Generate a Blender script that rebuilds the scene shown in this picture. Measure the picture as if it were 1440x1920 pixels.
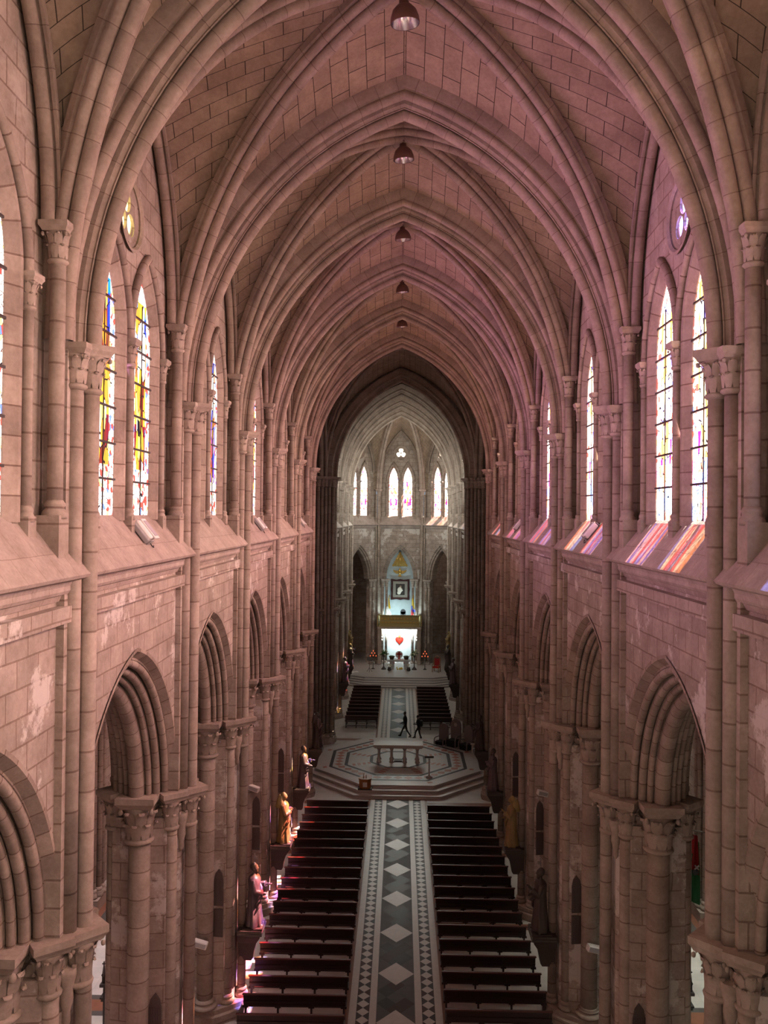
import bpy, bmesh, math, random
from mathutils import Vector, Matrix, Euler
PI = math.pi
R = math.radians
random.seed(7)
for _o in list(bpy.data.objects):
    bpy.data.objects.remove(_o)
SC = bpy.context.scene
COL = SC.collection

# ------------------------------------------------------------------ camera, world, sun, exposure
HC = 15.6                                   # gallery eye height above the nave floor
cam_d = bpy.data.cameras.new('gallery_camera')
cam_d.sensor_fit = 'VERTICAL'
cam_d.sensor_height = 24.0
cam_d.lens = 24.0 * 1553.0 / 1920.0
cam_d.clip_end = 400
cam_d.shift_y = -10 / 1920.0
cam = bpy.data.objects.new('gallery_camera', cam_d)
COL.objects.link(cam)
cam.matrix_world = (Matrix.Translation((0, 0, HC)) @ Matrix.Rotation(math.atan(31 / 1553.0), 4, 'Z')
                    @ Matrix.Rotation(R(90) + math.atan(16 / 1553.0), 4, 'X') @ Matrix.Rotation(0.0099, 4, 'Z'))
SC.camera = cam

world = bpy.data.worlds.new('daylight')
SC.world = world
world.use_nodes = True
world.node_tree.nodes['Background'].inputs[0].default_value = (0.75, 0.85, 1.0, 1)
world.node_tree.nodes['Background'].inputs[1].default_value = 0.3

sun_d = bpy.data.lights.new('sun', 'SUN')
sun_d.energy = 60.0
sun_d.angle = R(0.6)
sun_d.color = (1.0, 0.93, 0.84)
sun = bpy.data.objects.new('sun', sun_d)
COL.objects.link(sun)
_sd = Vector((-10.4, -2.05, -16.2)).normalized()      # light travels this way: from the right, high up
sun.rotation_euler = _sd.to_track_quat('-Z', 'Y').to_euler()

SC.view_settings.view_transform = 'Standard'
SC.view_settings.look = 'None'
SC.view_settings.gamma = 1.0
SC.view_settings.use_curve_mapping = False
SC.view_settings.exposure = 0.25
SC.cycles.max_bounces = 6
SC.cycles.diffuse_bounces = 4
SC.cycles.glossy_bounces = 2
SC.cycles.transmission_bounces = 2
SC.cycles.transparent_max_bounces = 6
SC.cycles.caustics_reflective = False
SC.cycles.caustics_refractive = False
SC.cycles.sample_clamp_indirect = 3.0
SC.cycles.use_denoising = True

def area(name, loc, d, sx, sy, power, col, spread=160):
    l = bpy.data.lights.new(name, 'AREA')
    l.shape = 'RECTANGLE'
    l.size = sx
    l.size_y = sy
    l.energy = power
    l.color = col
    l.spread = R(spread)
    o = bpy.data.objects.new(name, l)
    COL.objects.link(o)
    o.location = loc
    o.rotation_euler = Vector(d).to_track_quat('-Z', 'Y').to_euler()
    return o

# nave lines (distance from the gallery) and levels
BAY = 6.65
PY = [6.25, 12.9, 19.55, 26.2, 32.85, 39.5, 46.15]      # nave piers
XB = 57.2                                               # far side of the crossing
CY = [57.2, 63.9, 70.6, 77.3]                           # choir piers
AC = 78.0                                               # apse centre
AA = 5.6                                                # apse apothem
CDX = -0.35                                             # choir is a little narrower
ZA, ZLIP, ZS, VS, FS, WS = 9.2, 14.65, 15.55, 18.2, 19.9, 19.0

# daylight entering at the windows (one lamp in front of each pane); aisle and west lamps are added fill
TINT_R = [(1.0, 0.64, 0.50), (1.0, 0.63, 0.50), (1.0, 0.54, 0.51), (1.0, 0.68, 0.49), (1.0, 0.51, 0.52), (1.0, 0.66, 0.49), (1.0, 0.48, 0.45)]
TINT_L = [(1.0, 0.65, 0.55), (1.0, 0.63, 0.55), (0.88, 0.38, 0.78), (1.0, 0.63, 0.50), (0.86, 0.36, 0.80), (1.0, 0.61, 0.52), (1.0, 0.40, 0.46)]
BAYC = [PY[i] + BAY / 2 for i in range(6)]
for k, yc in enumerate([2.925] + BAYC):
    area('daylight_right', (5.22, yc, 17.9), (-1, 0, -0.28), 2.9, 4.2, 400 if k > 1 else 430, TINT_R[k], 112)
    area('daylight_left', (-5.22, yc, 17.9), (1, 0, 0.35), 2.9, 4.2, 300 if k in (2, 4) else (140 if k == 6 else 60), TINT_L[k], 112)
for s in (-1, 1):
    for yc in (60.55, 67.25, 73.95):
        area('daylight_choir', (s * 4.85, yc, 17.9), (-s, 0.6, -0.25), 2.9, 4.2, 270, (0.95, 0.98, 0.88))
    for yc in [9.6] + BAYC[1:]:
        area('aisle_floor_fill', (s * 10.9, yc, 11.0), (-s * 0.12, 0, -1), 1.0, 3.0, 110 if yc < 30 else 60, (0.93, 1.0, 0.86) if s > 0 else (1.0, 0.86, 0.86), 62)  # added downward fill for the aisle floor; no aisle windows are built
area('west_fill', (0, -3.2, 19.5), (0, 1, -0.12), 7.0, 7.0, 90, (1.0, 0.74, 0.60))  # added frontal fill from behind the camera, standing for an unseen round window
for px, py, pw in [(0, 83.2, 330), (-3.72, 81.7, 260), (3.72, 81.7, 300)]:
    a = math.atan2(py - AC, px)
    area('daylight_apse', (px * 0.93, AC + (py - AC) * 0.93, 17.9), (-math.cos(a), -math.sin(a), 0.05), 2.2, 4.0, pw, (0.92, 1.0, 0.90), 130)
area('altar_lamp', (0, 82.7, 4.3), (0, 1, -0.42), 3.2, 0.3, 430, (0.86, 1.0, 0.98), 130)
area('gallery_lamp', (0, 82.8, 5.0), (0, 0.75, 1), 3.4, 0.3, 130, (0.72, 0.97, 1.0))

# ------------------------------------------------------------------ mesh builder
class MB:
    def __init__(self):
        self.bm = bmesh.new()
        self.uv = self.bm.loops.layers.uv.new('UVMap')
        self.mi = 0
    def v(self, p):
        return self.bm.verts.new(p)
    def f(self, vs, uvs=None, smooth=False):
        try:
            fa = self.bm.faces.new(vs)
        except ValueError:
            return None
        fa.material_index = self.mi
        fa.smooth = smooth
        if uvs:
            for l, u in zip(fa.loops, uvs):
                l[self.uv].uv = u
        return fa
    def poly(self, pts):
        return self.f([self.v(p) for p in pts])
    def box(self, c, s, rz=0.0, tilt=None, bev=0.0):
        cx, cy, cz = c
        hx, hy, hz = s[0] / 2, s[1] / 2, s[2] / 2
        m = Matrix.Translation(c) @ Matrix.Rotation(rz, 4, 'Z')
        if tilt:
            m = m @ tilt
        vs = [self.v(m @ Vector((x * hx, y * hy, z * hz))) for z in (-1, 1) for y in (-1, 1) for x in (-1, 1)]
        for q in ((0, 1, 3, 2), (4, 6, 7, 5), (0, 4, 5, 1), (1, 5, 7, 3), (3, 7, 6, 2), (2, 6, 4, 0)):
            self.f([vs[i] for i in q])
        if bev > 0:
            es = list({e for vv in vs for e in vv.link_edges})
            bmesh.ops.bevel(self.bm, geom=es, offset=bev, segments=1, affect='EDGES')
    def prism(self, poly, z0, z1, top=None):
        """poly: 2D outline; top: optional other outline (taper)"""
        top = top or poly
        a = [self.v((x, y, z0)) for x, y in poly]
        b = [self.v((x, y, z1)) for x, y in top]
        n = len(poly)
        for i in range(n):
            j = (i + 1) % n
            self.f([a[i], a[j], b[j], b[i]])
        self.f(a[::-1])
        self.f(b)
    def lathe(self, prof, c=(0, 0, 0), n=16, axis=None, smooth=True, sx=1.0, sy=1.0, cap=True, fold=None):
        rows = []
        m = axis or Matrix.Identity(4)
        for r, z in prof:
            row = []
            for i in range(n):
                a = 2 * PI * i / n
                k = r * (fold(a, z) if fold else 1)
                row.append(self.v(Vector(c) + m @ Vector((k * sx * math.cos(a), k * sy * math.sin(a), z))))
            rows.append(row)
        for q in range(len(rows) - 1):
            for i in range(n):
                j = (i + 1) % n
                self.f([rows[q][i], rows[q][j], rows[q + 1][j], rows[q + 1][i]], smooth=smooth)
        if cap:
            self.f(rows[0][::-1])
            self.f(rows[-1])
    def cyl(self, c, r, z0, z1, n=14):
        self.lathe([(r, z0), (r, z1)], c=(c[0], c[1], 0), n=n)
    def tube(self, pts, rad, n=8, smooth=True):
        """rad: number or list"""
        pts = [Vector(p) for p in pts]
        rads = rad if isinstance(rad, (list, tuple)) else [rad] * len(pts)
        rows = []
        up = None
        for i, p in enumerate(pts):
            t = (pts[min(i + 1, len(pts) - 1)] - pts[max(i - 1, 0)]).normalized()
            if up is None:
                up = Vector((0, 0, 1)) if abs(t.z) < 0.9 else Vector((1, 0, 0))
            b = t.cross(up).normalized()
            up = b.cross(t).normalized()
            rows.append([self.v(p + (b * math.cos(2 * PI * k / n) + up * math.sin(2 * PI * k / n)) * rads[i]) for k in range(n)])
        for q in range(len(rows) - 1):
            for i in range(n):
                j = (i + 1) % n
                self.f([rows[q][i], rows[q][j], rows[q + 1][j], rows[q + 1][i]], smooth=smooth)
        self.f(rows[0][::-1])
        self.f(rows[-1])
    def ball(self, c, r, n=10, sx=1, sy=1, sz=1):
        prof = []
        m = max(4, n // 2)
        for i in range(m + 1):
            a = -PI / 2 + PI * i / m
            prof.append((max(r * math.cos(a), 0.02 * r), r * sz * math.sin(a)))
        self.lathe(prof, c=c, n=n, sx=sx, sy=sy)
    def sweep(self, path, prof, smooth=False):
        """path: list of (P, N, B, len); prof: list of (b, n)"""
        rows = []
        for P, N, B, L in path:
            rows.append([self.v(P + B * b + N * n) for b, n in prof])
        acc = [0.0]
        for i in range(1, len(prof)):
            acc.append(acc[-1] + math.dist(prof[i], prof[i - 1]))
        for q in range(len(rows) - 1):
            l0, l1 = path[q][3], path[q + 1][3]
            for i in range(len(prof) - 1):
                self.f([rows[q][i], rows[q][i + 1], rows[q + 1][i + 1], rows[q + 1][i]],
                       [(l0, acc[i]), (l0, acc[i + 1]), (l1, acc[i + 1]), (l1, acc[i])], smooth)
    def add(self, me, mat, mi=None):
        n0 = len(self.bm.verts)
        f0 = len(self.bm.faces)
        self.bm.from_mesh(me)
        self.bm.verts.ensure_lookup_table()
        self.bm.faces.ensure_lookup_table()
        for i in range(n0, len(self.bm.verts)):
            vv = self.bm.verts[i]
            vv.co = mat @ vv.co
        if mi is not None:
            for i in range(f0, len(self.bm.faces)):
                self.bm.faces[i].material_index = mi
    def mesh(self, name, mats, recalc=True, autos=None):
        if recalc:
            bmesh.ops.recalc_face_normals(self.bm, faces=self.bm.faces)
        me = bpy.data.meshes.new(name)
        self.bm.to_mesh(me)
        self.bm.free()
        for m in (mats if isinstance(mats, (list, tuple)) else [mats]):
            me.materials.append(m)
        return me
    def obj(self, name, mats, parent=None, **k):
        me = self.mesh(name, mats, **k)
        return link(name, me, parent)

def link(name, me, parent=None, loc=None, rz=None):
    o = bpy.data.objects.new(name, me)
    COL.objects.link(o)
    if parent is not None:
        o.parent = parent
    if loc is not None:
        o.location = loc
    if rz is not None:
        o.rotation_euler = (0, 0, rz)
    return o

def tag(o, label, cat, group=None):
    o['label'] = label
    o['category'] = cat
    if group:
        o['group'] = group
    return o

def thing(name, label, cat, loc=(0, 0, 0), rz=0.0, group=None):
    o = link(name, None, None, loc, rz)
    o.empty_display_size = 0.2
    return tag(o, label, cat, group)

def struct(o):
    o['kind'] = 'structure'
    return o

def copy_tree(o, loc=None, rz=None, label=None, parent=None):
    c = o.copy()
    COL.objects.link(c)
    if parent is not None:
        c.parent = parent
    if loc is not None:
        c.location = loc
    if rz is not None:
        c.rotation_euler = (0, 0, rz)
    if label:
        c['label'] = label
    for ch in list(o.children):
        copy_tree(ch, parent=c)
    return c

ORD = ['first', 'second', 'third', 'fourth', 'fifth', 'sixth', 'seventh', 'eighth', 'ninth', 'tenth', 'eleventh',
       'twelfth', 'thirteenth', 'fourteenth', 'fifteenth', 'sixteenth', 'seventeenth', 'eighteenth', 'nineteenth', 'twentieth']

# ------------------------------------------------------------------ materials
def newmat(name):
    m = bpy.data.materials.new(name)
    m.use_nodes = True
    nt = m.node_tree
    return m, nt, nt.nodes['Principled BSDF'], nt.nodes['Material Output']

def node(nt, t, **kw):
    n = nt.nodes.new(t)
    for k, v in kw.items():
        setattr(n, k, v)
    return n

def setin(n, **kw):
    for k, v in kw.items():
        n.inputs[k].default_value = v

def rgb(c):
    return (c[0], c[1], c[2], 1.0)

def mathn(nt, op, a, b=None):
    n = node(nt, 'ShaderNodeMath', operation=op)
    for i, x in enumerate((a, b)):
        if x is None:
            continue
        if isinstance(x, (int, float)):
            n.inputs[i].default_value = x
        else:
            nt.links.new(x, n.inputs[i])
    return n.outputs[0]

def mixc(nt, fac, a, b, mode='MIX'):
    n = node(nt, 'ShaderNodeMix', data_type='RGBA', blend_type=mode)
    for i, x in ((0, fac), (6, a), (7, b)):
        if isinstance(x, (int, float)):
            n.inputs[i].default_value = x
        elif isinstance(x, tuple):
            n.inputs[i].default_value = rgb(x)
        else:
            nt.links.new(x, n.inputs[i])
    return n.outputs[2]

def ramp(nt, fac, stops, interp='LINEAR'):
    n = node(nt, 'ShaderNodeValToRGB')
    cr = n.color_ramp
    cr.interpolation = interp
    while len(cr.elements) < len(stops):
        cr.elements.new(0.5)
    for e, (p, c) in zip(cr.elements, stops):
        e.position = p
        e.color = rgb(c)
    nt.links.new(fac, n.inputs[0])
    return n.outputs[0]

def plain(name, col, rough=0.6, metal=0.0, bump=0.0, scale=20.0, var=0.0, spec=0.5):
    m, nt, b, out = newmat(name)
    setin(b, **{'Base Color': rgb(col), 'Roughness': rough, 'Metallic': metal, 'Specular IOR Level': spec})
    if bump or var:
        tc = node(nt, 'ShaderNodeTexCoord')
        nz = node(nt, 'ShaderNodeTexNoise')
        setin(nz, Scale=scale, Detail=4.0)
        nt.links.new(tc.outputs['Object'], nz.inputs['Vector'])
        if var:
            c = mixc(nt, nz.outputs[0], tuple(x * (1 - var) for x in col), tuple(min(1, x * (1 + var)) for x in col))
            nt.links.new(c, b.inputs['Base Color'])
        if bump:
            bp = node(nt, 'ShaderNodeBump')
            setin(bp, Strength=bump, Distance=0.02)
            nt.links.new(nz.outputs[0], bp.inputs['Height'])
            nt.links.new(bp.outputs[0], b.inputs['Normal'])
    return m

def stone(name, mode, c1, c2, mortar, bw, rh, msize, patches=0.0, bump=0.35, offs=0.5):
    """mode: wall (world position, by facing), shaft (drums along z), rib / web (uv)"""
    m, nt, b, out = newmat(name)
    L = nt.links.new
    geo = node(nt, 'ShaderNodeNewGeometry')
    br = node(nt, 'ShaderNodeTexBrick')
    br.offset = offs
    setin(br, Color1=rgb(c1), Color2=rgb(c2), Mortar=rgb(mortar), Scale=1.0)
    br.inputs['Mortar Size'].default_value = msize
    br.inputs['Mortar Smooth'].default_value = 0.25
    br.inputs['Bias'].default_value = 0.0
    br.inputs['Brick Width'].default_value = bw
    br.inputs['Row Height'].default_value = rh
    sep = node(nt, 'ShaderNodeSeparateXYZ')
    L(geo.outputs['Position'], sep.inputs[0])
    cmb = node(nt, 'ShaderNodeCombineXYZ')
    if mode == 'wall':
        sn = node(nt, 'ShaderNodeSeparateXYZ')
        L(geo.outputs['True Normal'], sn.inputs[0])
        ax = mathn(nt, 'ABSOLUTE', sn.outputs[0])
        gt = mathn(nt, 'GREATER_THAN', ax, 0.6)
        mx = node(nt, 'ShaderNodeMix', data_type='FLOAT')
        L(gt, mx.inputs[0])
        L(sep.outputs[0], mx.inputs[2])
        L(sep.outputs[1], mx.inputs[3])
        wob = node(nt, 'ShaderNodeTexNoise')
        setin(wob, Scale=0.9, Detail=1.0)
        L(geo.outputs['Position'], wob.inputs['Vector'])
        L(mathn(nt, 'ADD', mx.outputs[0], mathn(nt, 'MULTIPLY', wob.outputs[0], 0.12)), cmb.inputs[0])
        L(mathn(nt, 'ADD', sep.outputs[2], mathn(nt, 'MULTIPLY', wob.outputs[0], 0.05)), cmb.inputs[1])
    elif mode == 'shaft':
        oi = node(nt, 'ShaderNodeObjectInfo')
        L(mathn(nt, 'ADD', sep.outputs[2], mathn(nt, 'MULTIPLY', oi.outputs['Random'], 9.0)), cmb.inputs[1])
        cmb.inputs[0].default_value = 3.3
    else:
        uv = node(nt, 'ShaderNodeUVMap')
        su = node(nt, 'ShaderNodeSeparateXYZ')
        L(uv.outputs[0], su.inputs[0])
        if mode == 'rib':
            oi = node(nt, 'ShaderNodeObjectInfo')
            L(mathn(nt, 'ADD', su.outputs[0], mathn(nt, 'MULTIPLY', oi.outputs['Random'], 9.0)), cmb.inputs[1])
            cmb.inputs[0].default_value = 3.3
        else:
            L(su.outputs[0], cmb.inputs[0])
            L(su.outputs[1], cmb.inputs[1])
    L(cmb.outputs[0], br.inputs['Vector'])
    nz = node(nt, 'ShaderNodeTexNoise')
    setin(nz, Scale=1.7, Detail=6.0, Roughness=0.65)
    L(geo.outputs['Position'], nz.inputs['Vector'])
    shade = ramp(nt, nz.outputs[0], [(0.3, (0.74, 0.71, 0.69)), (0.7, (1.16, 1.15, 1.14))])
    col = mixc(nt, 1.0, br.outputs['Color'], shade, 'MULTIPLY')
    nz2 = node(nt, 'ShaderNodeTexNoise')
    setin(nz2, Scale=14.0, Detail=5.0, Roughness=0.6)
    L(geo.outputs['Position'], nz2.inputs['Vector'])
    fine = ramp(nt, nz2.outputs[0], [(0.3, (0.88, 0.87, 0.86)), (0.7, (1.08, 1.08, 1.08))])
    col = mixc(nt, 1.0, col, fine, 'MULTIPLY')
    if patches > 0:
        pv = node(nt, 'ShaderNodeTexNoise')
        setin(pv, Scale=0.75, Detail=9.0, Roughness=0.72)
        L(geo.outputs['Position'], pv.inputs['Vector'])
        pm = ramp(nt, pv.outputs[0], [(0.54, (0, 0, 0)), (0.585, (patches,) * 3)])
        col = mixc(nt, pm, col, (0.62, 0.58, 0.55))
    L(col, b.inputs['Base Color'])
    b.inputs['Roughness'].default_value = 0.88
    b.inputs['Specular IOR Level'].default_value = 0.25
    bp = node(nt, 'ShaderNodeBump')
    setin(bp, Strength=bump, Distance=0.03)
    hgt = mathn(nt, 'SUBTRACT', mathn(nt, 'MULTIPLY', nz2.outputs[0], 0.6), br.outputs['Fac'])
    L(hgt, bp.inputs['Height'])
    L(bp.outputs[0], b.inputs['Normal'])
    return m

ST1, ST2, MO = (0.39, 0.328, 0.285), (0.305, 0.255, 0.222), (0.215, 0.16, 0.135)
M = {}
M['wall'] = stone('wall_stone', 'wall', (0.41, 0.348, 0.31), (0.33, 0.276, 0.244), (0.235, 0.178, 0.15), 0.66, 0.40, 0.016, patches=0.75)
M['upper'] = stone('upper_wall_stone', 'wall', (0.40, 0.338, 0.293), (0.34, 0.285, 0.25), (0.225, 0.168, 0.14), 0.62, 0.42, 0.018, patches=0.2)
M['shaft'] = stone('shaft_stone', 'shaft', ST1, ST2, MO, 50.0, 0.62, 0.018)
M['rib'] = stone('rib_stone', 'rib', (0.355, 0.29, 0.245), (0.29, 0.235, 0.20), (0.20, 0.145, 0.12), 50.0, 0.55, 0.008)
M['arch'] = stone('archivolt_stone', 'rib', (0.37, 0.307, 0.265), (0.25, 0.203, 0.175), (0.18, 0.125, 0.10), 50.0, 0.42, 0.014)
M['web'] = stone('vault_block', 'web', (0.345, 0.27, 0.205), (0.31, 0.24, 0.185), (0.06, 0.045, 0.035), 0.86, 0.50, 0.012, bump=0.15)
M['carved'] = stone('carved_stone', 'shaft', (0.39, 0.328, 0.285), (0.36, 0.30, 0.26), (0.36, 0.30, 0.26), 50.0, 5.0, 0.0)
M['ledge'] = stone('ledge_stone', 'wall', (0.40, 0.335, 0.305), (0.37, 0.307, 0.277), (0.28, 0.22, 0.195), 0.55, 3.0, 0.006, patches=0.0)
M['wood'] = plain('dark_pew_wood', (0.022, 0.0085, 0.007), 0.38, bump=0.15, scale=12, var=0.35)
M['woodred'] = plain('polished_pew_rail', (0.07, 0.017, 0.013), 0.35, bump=0.1, scale=10, var=0.3)
M['darkwood'] = plain('black_carved_wood', (0.014, 0.008, 0.006), 0.55, bump=0.4, scale=30, var=0.3)
M['plaque'] = plain('dark_plaque', (0.085, 0.06, 0.056), 0.6, bump=0.4, scale=26, var=0.4)
M['cross'] = plain('pale_cross_stone', (0.42, 0.40, 0.38), 0.6)
M['white'] = plain('white_plastic', (0.75, 0.74, 0.72), 0.45)
M['grey'] = plain('grey_plastic', (0.33, 0.32, 0.33), 0.45)
M['black'] = plain('black_rubber', (0.02, 0.02, 0.02), 0.5)
M['lens'] = plain('floodlight_glass', (0.55, 0.5, 0.56), 0.08)
M['bronze'] = plain('dark_bronze', (0.055, 0.04, 0.034), 0.5, metal=0.1, bump=0.3, scale=18, var=0.3)
M['robe'] = plain('dull_painted_robe', (0.10, 0.07, 0.075), 0.42, bump=0.3, scale=10, var=0.35)
M['goldrobe'] = plain('gold_painted_robe', (0.24, 0.16, 0.06), 0.4, bump=0.3, scale=10, var=0.3)
M['gold'] = plain('gilded_metal', (0.52, 0.33, 0.09), 0.38, metal=0.6, bump=0.5, scale=25, var=0.3)
M['olive'] = plain('old_gilt_panel', (0.30, 0.225, 0.08), 0.5, metal=0.0, bump=0.6, scale=22, var=0.3)
M['marble'] = plain('white_marble', (0.52, 0.49, 0.47), 0.3, bump=0.02, scale=3, var=0.12, spec=0.2)
M['stepm'] = plain('step_marble', (0.46, 0.43, 0.42), 0.35, scale=3, var=0.1, spec=0.2)
M['inlay'] = plain('orange_inlay', (0.36, 0.10, 0.045), 0.35, var=0.25, spec=0.2)
M['redwood'] = plain('red_marble_band', (0.20, 0.085, 0.055), 0.3, scale=5, var=0.2, spec=0.2)
M['greym'] = plain('grey_marble_band', (0.088, 0.080, 0.076), 0.4, scale=4, var=0.25, spec=0.04)
M['dkgrey'] = plain('dark_grey_marble', (0.048, 0.042, 0.043), 0.3, scale=6, var=0.3, spec=0.04)
M['brown'] = plain('brown_marble', (0.06, 0.033, 0.028), 0.3, scale=6, var=0.3, spec=0.04)
M['cream'] = plain('cream_marble', (0.47, 0.425, 0.39), 0.3, scale=5, var=0.15, spec=0.2)
M['orange'] = plain('orange_wood', (0.30, 0.12, 0.035), 0.45, scale=10, var=0.2)
M['cloth'] = plain('black_cloth', (0.008, 0.008, 0.010), 0.85)
M['trouser'] = plain('dark_olive_trousers', (0.03, 0.026, 0.018), 0.85)
M['skin'] = plain('skin', (0.10, 0.055, 0.04), 0.6)
M['leather'] = plain('black_leather', (0.008, 0.007, 0.008), 0.5)
M['thronegrey'] = plain('grey_throne_frame', (0.20, 0.17, 0.17), 0.5, var=0.2)
M['red'] = plain('red_enamel', (0.36, 0.02, 0.012), 0.6, spec=0.1)
M['green'] = plain('flag_green', (0.01, 0.11, 0.035), 0.8)
M['fred'] = plain('flag_red', (0.30, 0.012, 0.015), 0.8)
M['fyel'] = plain('flag_yellow', (0.75, 0.52, 0.05), 0.8)
M['fblue'] = plain('flag_blue', (0.03, 0.05, 0.40), 0.8)
M['fwhite'] = plain('flag_white', (0.7, 0.7, 0.68), 0.8)
M['leaf'] = plain('leaf_green', (0.05, 0.13, 0.04), 0.6, var=0.3)
M['petal'] = plain('white_petal', (0.72, 0.70, 0.55), 0.6)
M['pot'] = plain('terracotta_pot', (0.10, 0.045, 0.02), 0.6)
M['niche'] = plain('blue_grey_plaster', (0.40, 0.45, 0.46), 0.7, bump=0.05, scale=3, var=0.14)
M['steel'] = plain('brushed_reflector', (0.72, 0.68, 0.72), 0.22, metal=0.9)
M['dkbrown'] = plain('brown_lamp_shell', (0.13, 0.065, 0.05), 0.45)
M['canvas_dark'] = plain('dark_canvas', (0.03, 0.022, 0.018), 0.5)
M['canvas_white'] = plain('white_paint', (0.65, 0.58, 0.5), 0.6)
M['face'] = plain('face_paint', (0.3, 0.2, 0.14), 0.6)
M['silver'] = plain('silver_frame', (0.33, 0.31, 0.27), 0.4, metal=0.5, var=0.2)
M['darkred'] = plain('dark_red_frame', (0.04, 0.010, 0.010), 0.4)
def emit(name, col, s):
    m, nt, b, out = newmat(name)
    setin(b, **{'Base Color': rgb(col), 'Emission Color': rgb(col), 'Emission Strength': s})
    return m
M['candle'] = emit('lit_red_candle', (1.0, 0.16, 0.06), 1.0)
M['bulb'] = emit('lit_small_bulb', (1.0, 0.95, 0.85), 4.0)

def tiles(name, c1, c2, size):
    """pale marble floor slabs"""
    m, nt, b, out = newmat(name)
    geo = node(nt, 'ShaderNodeNewGeometry')
    br = node(nt, 'ShaderNodeTexBrick')
    br.offset = 0.0
    setin(br, Color1=rgb(c1), Color2=rgb(c2), Mortar=rgb(tuple(x * 0.75 for x in c1)), Scale=1.0)
    br.inputs['Mortar Size'].default_value = 0.006
    br.inputs['Brick Width'].default_value = size
    br.inputs['Row Height'].default_value = size * 0.7
    nt.links.new(geo.outputs['Position'], br.inputs['Vector'])
    nz = node(nt, 'ShaderNodeTexNoise')
    setin(nz, Scale=1.6, Detail=6.0)
    nt.links.new(geo.outputs['Position'], nz.inputs['Vector'])
    c = mixc(nt, 1.0, br.outputs['Color'], ramp(nt, nz.outputs[0], [(0.3, (0.86, 0.86, 0.86)), (0.7, (1.08, 1.08, 1.08))]), 'MULTIPLY')
    nt.links.new(c, b.inputs['Base Color'])
    b.inputs['Roughness'].default_value = 0.36
    b.inputs['Specular IOR Level'].default_value = 0.25
    return m
M['floor'] = tiles('pale_floor_slabs', (0.50, 0.465, 0.435), (0.44, 0.41, 0.385), 0.9)

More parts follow.
